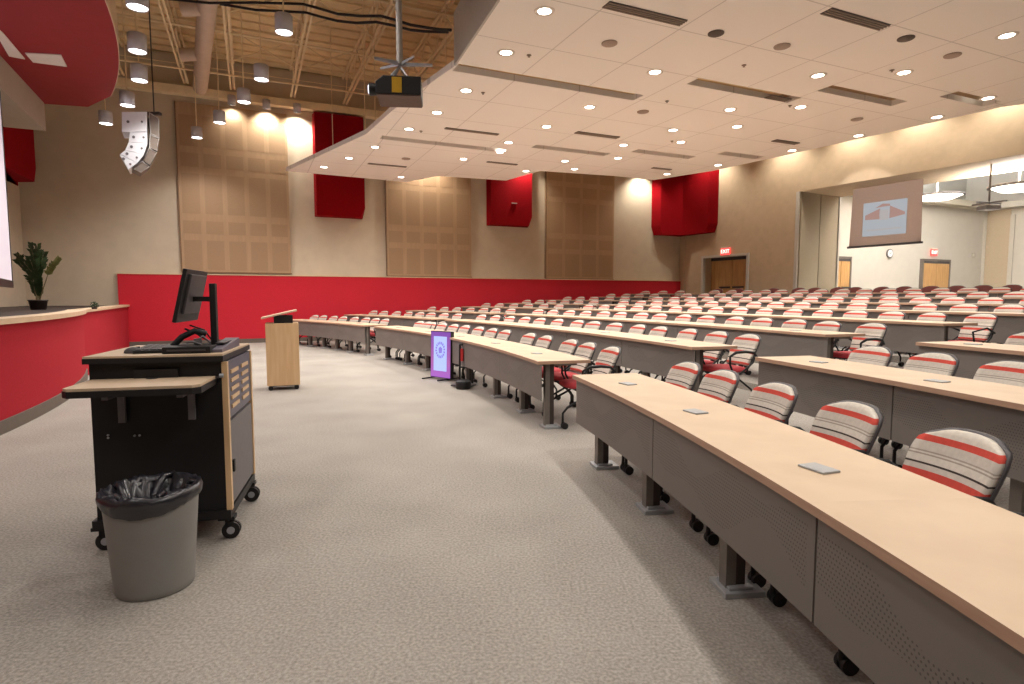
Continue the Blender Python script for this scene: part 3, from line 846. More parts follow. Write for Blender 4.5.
# grey flexible cables slung across
for i, L in enumerate((((128, -10), (160, -2), (210, 3), (256, 2.5), (303, 4), (316, 7.5), (338, 14), (360, 16), (381, 16), (396, 20), (411, 25), (426, 27.5), (440, 29.5), (451, 30)), ((220, 4), (256, 10), (306, 12.5), (322, 17), (338, 21), (357, 23), (376, 22), (396, 26), (411, 30), (426, 31.5), (448, 32)))):
    b = MB(); pts = [atd(x, y, 10.4 - .12 * k) for k, (x, y) in enumerate(L)]
    b.tube(pts, .021, 7)
    tag(b.build('power_cable', M['cable']), ['upper black cable slung under the roof to the dropped ceiling', 'lower black cable slung under the roof to the dropped ceiling'][i], 'cable', 'black roof cables')

# pendant cylinder lights
PD = [(137.5, 8, 5.4, 'topmost, cut by the photo edge'), (137.5, 52, 5.4, 'second from top in the left row'), (139.5, 81, 5.4, 'third from top in the left row'), (127.5, 106, 5.4, 'just above the white speaker array'),
      (106, 124, 5.4, 'left of the white speaker array'), (284, 33, 5.7, 'largest, above the tan panel to the right'), (261.5, 80, 5.7, 'second in the right row'), (244, 102.5, 5.7, 'third in the right row at the wall glow'),
      (219.5, 123, 5.7, 'fourth in the right row'), (197, 138, 5.7, 'lowest in the right row')]
proto = None
for px, py, z, nm in PD:
    p = at(px, py, z)
    t = thing('pendant_light', f'hanging cylinder light, {nm}', 'pendant light', (p.x, p.y, z), 0, 'hanging cylinder lights')
    if proto is None:
        b = MB(); b.lathe((0, 0, 0), [(.122, .02), (.13, 0), (.138, 0), (.138, .27), (.13, .28), (.0, .28)], 24); c1 = b.build('housing', M['can'], t)
        b = MB(); b.disc((0, 0, .012), .124, 24, down=True); c2 = b.build('lens', M['lensw'], t)
        b = MB(); b.tube([(0, 0, .27), (0, 0, 2.4)], .012, 6); c3 = b.build('stem', M['steel'], t)
        proto = (c1, c2, c3)
    else:
        for c in proto:
            d = c.copy(); COL.objects.link(d); d.parent = t
    spot('lamp', (0, 0, -.02), PEND_W, (1, .95, .90), 140, .7, .12, parent=t)

for r_, a_, z_ in ((18.1, 21, 5.4), (18.1, 13, 5.4), (18.1, 5, 5.4), (18.1, -4, 5.4), (20.2, 21, 5.95), (20.2, 12, 5.95), (20.2, 3, 5.95), (20.2, -6, 5.95)):
    q = pol(r_, a_, z_)
    spot('arc_lamp', q, 66 if r_ < 19 else 66, (1, .96, .92), 150, .7, .16)

# wall washers (short cans above the dropped ceiling)
def washer(p, d, power, size, label, color=(1, .93, .80), blend=.9):
    t = thing('wall_washer', label, 'ceiling light', p, 0, 'wall washer cans above the dropped ceiling')
    b = MB(); b.lathe((0, 0, 0), [(.09, 0), (.11, 0), (.11, .25), (.0, .26)], 16); b.build('housing', M['can'], t)
    spot('lamp', (0, 0, -.03), power, color, size, blend, .08, d, t)
for i, (px, pw) in enumerate(((232, 40), (266, 120), (296, 150))):
    s_, _ = BW.hit(px, 104); q = BW.pt(s_, -.38, HZ(6.76))
    washer(q, (BW.n.x * .6, BW.n.y * .6, -1), pw, 120, f'small can light under the wall beam, {ORD[i]} from left above the first tan panel', (1, .95, .84))
for i, px in enumerate((425, 520, 640)):
    s_, _ = BW.hit(px, 180); q = BW.pt(s_, -.55, 6.4)
    washer(q, (BW.n.x * .35, BW.n.y * .35, -1), (240, 240, 170)[i], 120, f'can light hidden above the dropped ceiling at the back wall, {ORD[i]} from left')
for i, px in enumerate((720, 790, 855, 922, 1006)):
    s_, _ = RW.hit(px, 150); q = RW.pt(s_, -.75, 7.2)
    washer(q, (RW.n.x * .22, RW.n.y * .22, -1), 205, 112, f'can light washing the right wall from above, {ORD[i]} from left', (1, .92, .78))

# ================================================================== far room lights
for i, (px, py, d, nm) in enumerate(((937, 196, 22, 'left'), (1019, 186, 17, 'right'))):
    p = atd(px, py, d); t = thing('dish_pendant', f'shallow glowing dish lamp in the bright far room, the {nm} one', 'pendant light', p, 0, 'dish lamps in the far room')
    b = MB(); r0 = .85 if i == 0 else .72
    b.lathe((0, 0, 0), [(.05, -.16), (r0 * .6, -.13), (r0 * .93, 0)], 28, 0); b.build('diffuser', M['beam'], t)
    b = MB(); b.lathe((0, 0, 0), [(r0 * .93, -.03), (r0, -.03), (r0, .03), (r0 * .93, .03), (r0 * .93, -.03)], 28); b.build('rim', M['midgrey'], t)
    b = MB(); b.tube([(0, 0, -.1), (0, 0, 7.3 - p.z)], .02, 6); b.build('stem', M['greymetal'], t)
    spot('lamp', (0, 0, -.25), 110, (1, .96, .92), 170, .3, .4, parent=t)
    spot('uplight', (0, 0, .15), 2300, (1, .97, .92), 170, .3, .4, (0, 0, 1), t)
q = RW.pt(12, 7); area('far_room_light', (q.x, q.y, 6.9), 190, 5, 5, (1, .97, .92))
p = atd(989, 203, 16); t = thing('ceiling_projector_mount', 'white projector mount hanging in the bright far room', 'projector mount', p)
b = MB(); b.tube([(0, 0, .05), (0, 0, 7.3 - p.z)], .025, 6); b.build('pole', M['greymetal'], t)
b = MB()
for a in range(4):
    an = a * math.pi / 2 + .3; b.box((math.cos(an) * .22, math.sin(an) * .22, .0), (.42, .06, .04), an)
b.build('bracket_arm', M['lightmetal'], t)
b = MB(); b.box((0, 0, -.13), (.42, .34, .12)); b.build('projector_body', M['lightmetal'], t, .02)

# ================================================================== SEATING
# ---- tables
def make_table(row, a0, a1, legs, covers, label, group, seg=5):
    R = RAD[row]; z = RISE * row; am = (a0 + a1) / 2; o3 = pol(R, am, z); ra = R_(am)
    ca, sa = math.cos(-ra), math.sin(-ra)
    def org(p):
        x, y = p.x - o3.x, p.y - o3.y
        return Vector((x * ca - y * sa, x * sa + y * ca, 0))
    t = thing('training_table', label, 'table', o3, ra, group)
    g = .03 / R * 57.3 * .15
    b = MB(); b.arc(R, R + .60, a0, a1, .705, .7385, seg, 1, 0, org); b.build('tabletop', [M['maple'], M['edge']], t)
    # modesty panel with uv in metres
    gp = .006 / R * 57.3
    A0, A1 = a0 + gp, a1 - gp
    b = MB(); b.arc(R + .035, R + .047, A0, A1, .313, .704, seg, 0, None, org)
    o = b.build('modesty_panel', M['modesty'], t)
    me = o.data; ul = me.uv_layers.new(name='uv')
    for lp in me.loops:
        v = me.vertices[lp.vertex_index].co
        ul.data[lp.index].uv = (v.y + (a1 - a0) / 2 / 57.3 * R, v.z - .313)
    for la in legs:
        q = org(pol(R + .15, la)); rot = R_(la) - ra
        b = MB(); c_, s_ = math.cos(rot), math.sin(rot)
        def L(x, y): return (q.x + x * c_ - y * s_, q.y + x * s_ + y * c_)
        x, y = L(-.018, 0); b.box((x, y, .36), (.05, .072, .69), rot, 0)
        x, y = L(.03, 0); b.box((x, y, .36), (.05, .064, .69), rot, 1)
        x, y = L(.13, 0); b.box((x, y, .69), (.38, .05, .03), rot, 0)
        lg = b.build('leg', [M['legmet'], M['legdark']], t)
        b = MB(); x, y = L(.03, 0); b.box((x, y, .0125), (.20, .18, .028), rot); x, y = L(.02, 0); b.box((x, y, .032), (.12, .13, .016), rot)
        b.build('foot_plate', M['foot'], lg, .004)
    for cv in covers:
        q = org(pol(R + .26, cv)); rot = R_(cv) - ra
        b = MB(); T = Matrix.Rotation(rot + .25, 3, 'Z'); b.box((q.x, q.y, .743), (.09, .125, .009), 0, 0, T)
        b.build('power_cover', M['foot'], t, .003)
    return t


ROWN = ['front row', 'second row', 'third row', 'fourth row', 'fifth row', 'sixth row', 'seventh row', 'rearmost table row']
LEG0 = {('near', 0): [11.5, 8.95, 6.23, 3.5, .8, -1.9, -4.6], ('mid', 0): [15.35, 17.6, 20.4, 23.7, 26.4, 29.0, 31.8, 34.7]}
FAR_END_PX = [284, 335, 384, 446, 495, 545, 590, 625]


def vis(a, r, lim=.97):
    p = pol(r, a); return p.y > .2 and p.x / p.y < lim


blocks = []
for row in range(8):
    R = RAD[row]
    blocks.append(('mid', row, 15.1, 35.7))
    fe = th_ray(FAR_END_PX[row], R)
    while (pol(R + .95, fe).xy - BW.p).dot(BW.n) > -.25: fe -= .1
    blocks.append(('far', row, 37.3, fe))
    if row < 4: blocks.append(('near', row, 12.45, None))
BN = {'mid': 'middle block', 'far': 'far left block', 'near': 'near right block'}
STEP = 4.28
for bname, row, a0, a1 in blocks:
    R = RAD[row]; tabs = []
    if bname == 'near':
        dw = (STEP if row == 0 else 3.98) * RAD[0] / R; a = a0; k = 0
        while k < (4 if row == 0 else 8) and (vis(a, R + .3, .93) or row == 0): tabs.append((a - dw, a)); a -= dw; k += 1
    if (bname, row) == ('near', 0): tabs = [(8.17, 12.33), (4.13, 8.17), (.25, 4.13), (-4.0, .25)]
    if bname != 'near':
        n = max(1, round((a1 - a0) / 57.3 * R / 1.66)); dw = (a1 - a0) / n
        tabs = [(a0 + i * dw, a0 + (i + 1) * dw) for i in range(n)]
        tabs = [t_ for t_ in tabs if vis(t_[1], R + .3, .95)]
    for i, (t0, t1) in enumerate(tabs):
        key = (bname, row)
        if key in LEG0: legs = [x for x in LEG0[key] if t0 < x <= t1]
        elif bname == 'near': legs = [t1 - .3 * 22 / R, (t0 + t1) / 2 - .1]
        else: legs = [t0 + (.3 if i == 0 else .9) * 22 / R, t1 - 1.2 * 22 / R]
        if bname == 'near':
            base = {0: [10.78, 7.94, 5.02, 2.2, -.7, -3.6], 1: [11.22, 8.5, 5.6], 2: [11.62, 8.9, 6.2]}.get(row, [])
            cv = [x for x in base if t0 < x <= t1]
        else:
            cv = [(t0 + t1) / 2] if row < 3 else []
        side = 'counting from the aisle' if bname == 'near' else 'counting from the near aisle' if bname == 'mid' else 'counting from the far aisle'
        make_table(row, t0, t1, legs, cv, f'maple topped training table, {ORD[i]} {side}, {ROWN[row]}, {BN[bname]}', f'curved {ROWN[row]} tables')

# ---- chairs
def back_surface(off, grow, seg_y=12, seg_z=14):
    """grid of the curved back; returns points"""
    P = []
    z0, z1 = .485 - grow, .852 + grow
    for j in range(seg_z + 1):
        v = j / seg_z; z = z0 + (z1 - z0) * v
        hw = .195 + .022 * min(1, v * 1.6) + grow
        if v > .6:
            q = (v - .6) / .4; hw *= .56 + .44 * (1 - q ** 3.6) ** .6
        row = []
        for i in range(seg_y + 1):
            u = i / seg_y * 2 - 1; y = u * hw
            x = .225 + .16 * v - .045 * (u * hw / .23) ** 2 + off
            zz = z - (.012 * (abs(u) ** 3) if v > .9 else 0)
            row.append((x, y, zz))
        P.append(row)
    return P


def slab(b, A, Bq, mi=0, smooth=True):
    ny = len(A[0]); nz = len(A); va = [p for r in A for p in r]; vb = [p for r in Bq for p in r]; n = len(va)
    fs = []
    for j in range(nz - 1):
        for i in range(ny - 1):
            a = j * ny + i
            fs.append((a, a + ny, a + ny + 1, a + 1)); fs.append((n + a, n + a + 1, n + a + ny + 1, n + a + ny))
    edge = [i for i in range(ny)] + [j * ny + ny - 1 for j in range(1, nz)] + [(nz - 1) * ny + i for i in range(ny - 2, -1, -1)] + [j * ny for j in range(nz - 2, 0, -1)]
    for k in range(len(edge)):
        a, c = edge[k], edge[(k + 1) % len(edge)]; fs.append((a, c, n + c, n + a))
    b.add(va + vb, fs, mi, smooth)


def chair_parts(full, seat_m, back_m):
    parts = {}
    b = MB()
    # seat pad : rounded outline, domed
    outl_ = []
    for k in range(20):
        a = 2 * math.pi * k / 20; cx = math.copysign(abs(math.cos(a)) ** .5, math.cos(a)); cy = math.copysign(abs(math.sin(a)) ** .5, math.sin(a))
        outl_.append((-.03 + .225 * cx, .225 * cy))
    rings = [(1, .425), (1.02, .445), (.98, .468), (.8, .48), (.001, .484)]
    vs = [(-.03 + (x + .03) * s, y * s, z) for s, z in rings for x, y in outl_]
    b.add(vs, [(i * 20 + k, i * 20 + (k + 1) % 20, (i + 1) * 20 + (k + 1) % 20, (i + 1) * 20 + k) for i in range(4) for k in range(20)], 0, True)
    b.add(vs[:20], [tuple(range(19, -1, -1))]); parts['seat'] = (b, seat_m)
    b = MB(); slab(b, back_surface(-.028, -.004), back_surface(.0, -.002)); parts['backrest'] = (b, back_m)
    b = MB(); slab(b, back_surface(.001, .006), back_surface(.02, .004)); parts['back_shell'] = (b, M['dkgrey'])
    b = MB()
    for sy in (-1, 1):
        y = .245 * sy
        b.tube([(-.345, y, .075), (-.345, y, .17), (-.29, y, .235), (-.10, y, .33), (.10, y * .98, .45), (.22, y * .92, .53), (.28, y * .85, .62)], .0125, 7)
        b.tube([(.24, y, .075), (.24, y, .15), (.19, y, .22), (.04, y, .33), (-.12, y * .98, .41), (-.2, y * .9, .42)], .0125, 7)
    b.tube([(-.18, -.22, .415), (-.18, .22, .415)], .011, 6); b.tube([(.12, -.22, .42), (.12, .22, .42)], .011, 6)
    parts['frame'] = (b, M['black'])
    arms = []; cast = []
    if full:
        for sy in (-1, 1):
            b = MB(); y = .262 * sy; b.tube([(.27, y * .9, .60), (.20, y, .655), (.08, y * 1.04, .67), (-.05, y * 1.04, .665), (-.13, y * 1.03, .62), (-.12, y * 1.0, .52), (-.06, y * .98, .40)], [.014, .016, .018, .018, .014, .012, .012], 7)
            arms.append(b)
        for x in (-.345, .24):
            for sy in (-1, 1):
                b = MB(); y = .245 * sy
                for dy in (-.017, .017): b.tube([(x + .02, y + dy - .01, .036), (x + .02, y + dy + .01, .036)], .035, 14)
                b.tube([(x, y, .04), (x, y, .085)], .014, 8)
                cast.append(b)
    else:
        b, m = parts['frame']
        for x in (-.345, .24):
            for sy in (-1, 1): b.tube([(x + .02, .245 * sy - .025, .036), (x + .02, .245 * sy + .025, .036)], .035, 8)
        b.tube([(.27, .235, .60), (.1, .27, .67), (-.13, .27, .62), (-.06, .255, .40)], .014, 5); b.tube([(.27, -.235, .60), (.1, -.27, .67), (-.13, -.27, .62), (-.06, -.255, .40)], .014, 5)
    return parts, arms, cast


PROTO = {}
def chair(kind, a, r, z, label, group, jit=True):
    full = kind == 'full'
    if kind not in PROTO:
        sm, bm = (M['darkred'], M['darkred']) if kind == 'maroon' else (M['chairred'], M['stripes'])
        parts, arms, cast = chair_parts(full, sm, bm)
        L = []
        for k, (b, m) in parts.items(): L.append((k, b.build(k, m)))
        for b in arms: L.append(('armrest', b.build('armrest', M['black'])))
        for b in cast: L.append(('caster', b.build('caster', M['black'])))
        for _, o in L: COL.objects.unlink(o)
        PROTO[kind] = L
    da = random.uniform(-.025, .025) / r * 57.3 if jit else 0
    p = pol(r + (random.uniform(-.03, .04) if jit else 0), a + da, z)
    t = thing('maroon_chair' if kind == 'maroon' else 'nesting_chair', label, 'chair', p, R_(a) + (random.uniform(-.07, .07) if jit else 0), group)
    if kind == 'maroon': t.scale = (1, 1, 1.07)
    for n, o in PROTO[kind]:
        c = o.copy(); COL.objects.link(c); c.parent = t
    return t


CH = {('near', 0): [11.68, 10.28, 8.62, 6.9, 5.22, 3.5, 1.8, .2], ('near', 1): [11.58, 10.14, 8.72, 7.3], ('near', 2): [11.58, 10.2]}
row0 = [606, 583, 565.5, 541.5, 525.5, 501.6, 488.7, 475.7, 462, 451, 439.5, 429, 417]
CH[('mid', 0)] = [th_ray(x, RAD[0] + .88) for x in row0] + [33.6]
CH[('far', 0)] = [th_ray(x, RAD[0] + .88) for x in (383, 373.5, 364, 352.8, 341.4, 332, 321.5, 313, 303)]
nch = 0
for bname, row, a0, a1 in blocks:
    R = RAD[row]
    if (bname, row) in CH: L = CH[(bname, row)]
    elif bname == 'near': L = []
    else:
        off = .62 * 22 / R; arc_m = (a1 - a0 - 2 * off) / 57.3 * R; n = max(1, int(arc_m / .60)); L = [a0 + off + i * (a1 - a0 - 2 * off) / n for i in range(n + 1)]
    L = [a for a in L if (pol(R + 1.05, a + .4).xy - BW.p).dot(BW.n) < -.2]
    L = [a for a in L if vis(a, R + .9, .93) or (bname == 'near' and row == 0)]
    for i, a in enumerate(L):
        full = row < 2 and bname == 'near' or (row < 3 and bname == 'mid' and i < 4) or (bname == 'near')
        side = 'from the near aisle' if bname != 'far' else 'from the far aisle'
        chair('full' if full else 'plain', a, R + .62, RISE * row, f'striped chair with red seat, {ORD[i]} {side}, {ROWN[row]}, {BN[bname]}', f'striped chairs of the {ROWN[row]}', (bname, row) not in CH)
        nch += 1
# maroon chairs along the rear wall
MP = [716, 737, 772, 797, 813, 835, 853, 878, 900, 926, 953, 980, 1008]
for i, px in enumerate(MP):
    a = th_ray(px, 35.6); chair('maroon', a, 35.35, TOPZ + .02 - .02, f'dark maroon chair behind the rearmost table row, {ORD[i]} from left', 'maroon chairs along the rear')
    nch += 1
print('chairs', nch)

# ================================================================== INSTRUCTOR CART
CA = R_(14)
cart = thing('media_cart', 'tall black rolling media cart with maple trim and fold-out shelf', 'cart', (-1.655, 3.33, 0), CA)
# local: x negative = to the left along the front, y positive = away from the camera
CW, CD, CT = .69, .74, 1.10
b = MB(); b.box((-CW / 2, CD / 2, (CT - .03 + .17) / 2), (CW - .02, CD - .02, CT - .03 - .17)); b.build('cabinet', M['blacklam'], cart)
b = MB(); b.box((-CW / 2, CD / 2, .155), (CW + .02, CD + .02, .05)); b.build('base_plinth', M['black'], cart)
b = MB()
b.box((-CW / 2, CD / 2 - .01, CT - .006), (CW + .005, CD + .04, .012), 0, 0); b.box((-CW / 2, CD / 2 - .01, CT - .026), (CW + .01, CD + .045, .03), 0, 1); b.build('worktop', [M['maple'], M['black']], cart)
b = MB(); b.box((-CW / 2, -.012, CT - .13), (CW * .32, .01, .1)); b.build('front_panel_pad', M['black'], cart)
for z_ in (CT - .10, CT - .125, CT - .155):
    pass
for x_ in (-CW * .82, -CW * .17):
    b = MB(); b.box((x_, -.006, CT - .135), (CW * .26, .006, .012)); b.build('front_groove', M['dkgrey'], cart)
# right side : maple edge frame, grey louvred upper panel and grey lower door
for y_ in (.018, CD - .018):
    b = MB(); b.box((.002, y_, (CT - .05 + .18) / 2), (.03, .036, CT - .05 - .18)); b.build('edge_banding', M['mapled'], cart)
b = MB(); b.box((.0, CD / 2, CT - .22), (.02, CD - .07, .34)); up_ = b.build('louvre_panel', mat('blue_grey_panel', (.10, .095, .13), .4, noise=.05), cart)
b = MB()
for c_ in range(2):
    for r_ in range(5):
        b.box((.012, .17 + c_ * .30 + .04, CT - .12 - r_ * .052), (.01, .20, .022))
b.build('louvre_slot', M['mapled'], up_)
b = MB(); b.box((.0, CD / 2, (CT - .41 + .2) / 2), (.02, CD - .07, CT - .41 - .2)); dr_ = b.build('side_door', M['midgrey'], cart)
b = MB(); b.box((.016, .09, .42), (.012, .03, .07)); b.build('lock', M['black'], dr_)
# fold-out shelf
b = MB(); b.prism([(-.045, 0.0), (-.045, -.32), (-.075, -.355), (-.635, -.355), (-.665, -.32), (-.665, 0)], .958, .972, 0); b.prism([(-.04, 0.0), (-.04, -.32), (-.075, -.36), (-.635, -.36), (-.67, -.32), (-.67, 0)], .925, .958, 1)
sh = b.build('fold_out_shelf', [M['maple'], M['black']], cart)
b = MB(); b.lathe((-.36, -.03, .9725), [(.03, 0), (.03, .003), (.001, .003)], 14); b.build('cable_grommet', M['black'], sh)
for x_ in (-.17, -.52):
    b = MB(); b.box((x_, -.02, .83), (.035, .02, .2)); b.box((x_, -.12, .90), (.03, .22, .02)); b.build('shelf_bracket', M['midgrey'], cart)
b = MB(); b.tube([(-.02, -.02, .975), (.0, -.02, .975)], .012, 8)
for (x_, z_) in ((-.60, .66), (-.60, .645), (-.47, .65), (-.445, .65)): b.tube([(x_, -.001, z_), (x_, -.008, z_)], .006, 8)
b.build('bolt', M['lightmetal'], cart)
for (x_, y_) in ((-.02, .04), (-CW + .02, .04), (-.02, CD - .06), (-CW + .02, CD - .06)):
    b = MB()
    b.box((x_ - .0, y_, .125), (.09, .07, .02)); b.box((x_ + .0, y_, .10), (.02, .05, .06))
    for dy in (-.016, .016): b.tube([(x_ + .02, y_ + dy - .009, .050), (x_ + .02, y_ + dy + .009, .050)], .050, 18)
    cs = b.build('caster', M['black'], cart)
    b = MB(); b.tube([(x_ + .02, y_ - .028, .050), (x_ + .02, y_ + .028, .050)], .022, 14); b.build('hub', M['lightmetal'], cs)

CT_Z = CT
def cart_w(x, y, z):
    c_, s_ = math.cos(CA), math.sin(CA)
    return Vector((-1.655 + x * c_ - y * s_, 3.33 + x * s_ + y * c_, z))


# monitor seen from behind/side
mp = cart_w(-.20, .28, CT_Z)
mon = thing('monitor', 'black flat monitor tilted back on a tall post stand on the cart', 'monitor', mp, CA)
b = MB(); b.box((.0, .02, .012), (.22, .2, .022)); b.build('stand_base', M['black'], mon, .004)
b = MB(); b.box((.09, .02, .21), (.035, .05, .39)); b.build('post', M['black'], mon, .004)
b = MB(); b.box((.04, .02, .31), (.12, .035, .03)); b.build('arm', M['black'], mon)
T = Matrix.Rotation(R_(13), 3, 'Y') @ Matrix.Rotation(R_(0), 3, 'Z')
b = MB(); b.box((-.045, .06, .33), (.022, .46, .32), 0, 0, T)
scr = b.build('screen_panel', M['black'], mon, .004)
b = MB(); b.box((-.025, .06, .34), (.02, .34, .24), 0, 0, T); b.build('rear_cover', M['dkgrey'], mon, .006)
b = MB(); b.tube([(-.07, .0, .13), (.0, -.02, .10), (.05, 0, .06), (.09, .02, .03)], .006, 6); b.tube([(-.05, .03, .15), (.03, .03, .12), (.07, .05, .05)], .005, 6); b.build('video_cable', M['black'], mon)

# black desktop box, tangle of gear and grey console
q = cart_w(-.20, .10, CT_Z); t = thing('equipment_box', 'low black equipment box at the front edge of the cart top', 'equipment', q, CA)
b = MB(); b.box((0, 0, .02), (.25, .14, .038)); b.build('case', M['black'], t, .003)
b = MB(); b.box((0, -.072, .02), (.2, .004, .01)); b.build('front_slot', M['dkgrey'], t)
q = cart_w(-.17, .24, CT_Z); t = thing('document_camera', 'folded black document camera with cables beneath the monitor', 'document camera', cart_w(-.235, .17, CT_Z + .001), CA)
b = MB(); b.box((0.02, .06, .02), (.18, .12, .04)); b.build('camera_base', M['black'], t, .006)
b = MB(); b.tube([(-.08, .02, .03), (-.03, .03, .085), (.04, .03, .12), (.10, .04, .10)], .018, 8); b.build('folded_arm', M['black'], t)
b = MB(); b.tube([(.05, 0, .06), (.09, -.0, .09), (.12, .03, .05)], .006, 6); b.tube([(.0, .0, .05), (.04, -.02, .06), (.08, 0, .04)], .006, 6); b.box((.06, .01, .05), (.04, .03, .05)); b.build('connector', M['midgrey'], t)
t = thing('control_console', 'sloping blue grey control panel on the right of the cart top', 'control panel', cart_w(-.105, .22, CT_Z), CA)
b = MB(); b.prism3([(0, -.15, 0), (0, .33, 0), (0, .33, .055), (0, -.15, .018)], (.085, 0, 0)); b.build('wedge_case', mat('console_grey', (.14, .12, .15), .4, noise=.05), t, .003)
b = MB(); b.box((.04, .1, .044), (.05, .2, .006)); b.build('button_pad', M['dkgrey'], t)
# keyboard and mouse
t = thing('keyboard', 'thin black keyboard on the cart top behind the mouse', 'keyboard', cart_w(-.42, .30, CT_Z), CA + .15)
b = MB(); b.box((0, 0, .01), (.2, .42, .018)); b.build('keyboard_body', M['black'], t, .003)
b = MB()
for i in range(5):
    for j in range(12): b.box((-.075 + i * .037, -.185 + j * .034, .022), (.03, .028, .006))
b.build('keycaps', M['dkgrey'], t)
b = MB(); vs_ = []
for k in range(9):
    for j in range(14):
        a = 2 * math.pi * j / 14; ph = k / 8 * math.pi / 2
        vs_.append((.055 * math.cos(a) * math.cos(ph), .034 * math.sin(a) * math.cos(ph), .035 * math.sin(ph)))
b.add(vs_, [(k * 14 + j, k * 14 + (j + 1) % 14, (k + 1) * 14 + (j + 1) % 14, (k + 1) * 14 + j) for k in range(8) for j in range(14)], 0, True)
t = thing('computer_mouse', 'small grey computer mouse at the front left of the cart top', 'mouse', cart_w(-.50, .14, CT_Z + .002), CA)
b.build('mouse_shell', M['dkgrey'], t); b2 = MB(); b2.box((.02, 0, .032), (.02, .006, .008)); b2.build('scroll_wheel', M['black'], t)

# ================================================================== WASTE BIN
tb = thing('waste_bin', 'round grey plastic waste bin with a black liner in front of the cart', 'bin', (-1.765, 2.79, 0))
b = MB(); b.lathe((0, 0, 0), [(.001, .012), (.155, .012), (.165, 0), (.170, .006), (.172, .03), (.178, .10), (.205, .46), (.208, .475), (.195, .475), (.166, .03), (.001, .03)], 40); b.build('bin_body', M['bin'], tb)
rnd = [random.uniform(-1, 1) for _ in range(400)]
def bagf(r, z, a, j):
    n = 56; k = int(round(a / (2 * math.pi) * n)) % n
    n1 = rnd[(k * 3 + j * 17) % 400]; n2 = rnd[(k + j * 31) % 400]
    if j in (0,): return r * (1 + .01 * n1), z - .02 + .022 * math.sin(a * 2 + 1) + .004 * n1
    if j >= 5: return r * (1 + .10 * n2), z + .04 * n1
    return r * (1 + .018 * n1), z + .010 * n2
b = MB(); b.lathe((0, 0, 0), [(.211, .450), (.220, .458), (.224, .475), (.218, .50), (.203, .505), (.188, .485), (.175, .45), (.15, .40), (.10, .37), (.001, .36)], 56, 0, True, bagf)
bag = b.build('bin_liner', M['bag'], tb)
b = MB()
for k in range(5):
    a0_ = k * 1.25 + .4; pts = []
    for i in range(5):
        pts.append((math.cos(a0_ + i * .12) * (.20 - i * .03), math.sin(a0_ + i * .12) * (.20 - i * .03), .50 + .022 * math.sin(i * 1.6) - i * .018))
    b = MB(); b.tube(pts, [.008, .016, .020, .014, .006], 6); b.build('liner_fold', M['bag'], tb)

# ================================================================== LECTERN
lp = atd(264.5, 391, 8.74)
t = thing('lectern', 'maple rolling lectern with sloped reading top beyond the cart', 'lectern', (-3.70, 8.74, 0), R_(21))
b = MB(); b.box((.235, .20, .545), (.47, .40, .95)); b.build('cabinet', M['mapled'], t, .003)
b = MB(); b.box((.255, .22, 1.075), (.27, .36, .12)); b.build('neck', M['black'], t)
T = Matrix.Rotation(-R_(13), 3, 'Y'); b = MB(); b.box((.20, .22, 1.155), (.52, .50, .022), 0, 0, T); b.build('reading_top', M['maple'], t)
b = MB(); b.box((.25, .22, .06), (.34, .3, .02)); b.build('base_pan', M['dkgrey'], t)
for x_ in (.05, .42):
    for y_ in (.04, .4):
        b = MB()
        for dy in (-.014, .014): b.tube([(x_, y_ + dy - .009, .035), (x_, y_ + dy + .009, .035)], .035, 14)
        b.tube([(x_, y_, .03), (x_, y_, .075)], .012, 8); b.build('caster', M['black'], t)

# ================================================================== FLOOR MONITOR
fm0 = at(430.5, 378.5, .0); fm1 = at(452, 382, .04)
ang = math.atan2(fm1.y - fm0.y, fm1.x - fm0.x)
W = .52
ang = R_(-42)
t = thing('floor_display', 'upright display with purple border standing on the carpet before the front tables', 'display', (fm0.x, fm0.y, 0), ang)
H = .80
T = Matrix.Rotation(-R_(1.5), 3, 'X')
def FM(x, y, z): v = T @ Vector((x, y, z)); return (v.x, v.y, v.z + .035)
def plate(b, x0, x1, z0, z1, y, d, mi=0): b.prism3([FM(x0, y, z0), FM(x1, y, z0), FM(x1, y, z1), FM(x0, y, z1)], Vector(FM(0, d, 0)) - Vector(FM(0, 0, 0)), mi)
b = MB(); plate(b, 0, W, 0, H, .0, .07); b.build('casing', M['black'], t, .004)
def purple():
    m = mat('purple_glow', (.15, .05, .2), .4); nt = m.node_tree; bb = nt.nodes['Principled BSDF']
    tc = nt.nodes.new('ShaderNodeTexCoord'); sp = nt.nodes.new('ShaderNodeSeparateXYZ'); nt.links.new(tc.outputs['Generated'], sp.inputs[0])
    r = nt.nodes.new('ShaderNodeValToRGB'); r.color_ramp.elements[0].color = (.36, .12, .55, 1); r.color_ramp.elements[1].color = (.12, .05, .34, 1)
    e = r.color_ramp.elements.new(.35); e.color = (.36, .10, .34, 1)
    nt.links.new(sp.outputs[2], r.inputs[0]); nt.links.new(r.outputs[0], bb.inputs['Emission Color']); bb.inputs['Emission Strength'].default_value = .62
    return m
b = MB(); plate(b, .012, W - .012, .012, H - .012, -.004, .004); b.build('lit_border', purple(), t)
b = MB(); plate(b, .09, W - .10, .12, H - .09, -.008, .004); b.build('lit_page', em('page_blue', (.40, .50, .95), .62), t)
b = MB()
ccx, ccz = W / 2, H * .60
ringo = []; 
for k in range(16):
    a0_ = 2 * math.pi * k / 16; a1_ = 2 * math.pi * (k + .62) / 16
    pts = [(ccx + r * math.cos(a), ccz + r * math.sin(a) * 1.15) for r, a in ((.085, a0_), (.125, a0_), (.125, a1_), (.085, a1_))]
    b.prism3([FM(x, -.011, z) for x, z in pts], Vector(FM(0, .003, 0)) - Vector(FM(0, 0, 0)))
pts = [(ccx - .03, ccz - .06), (ccx + .04, ccz - .05), (ccx + .05, ccz + .03), (ccx, ccz + .06), (ccx - .045, ccz + .02)]
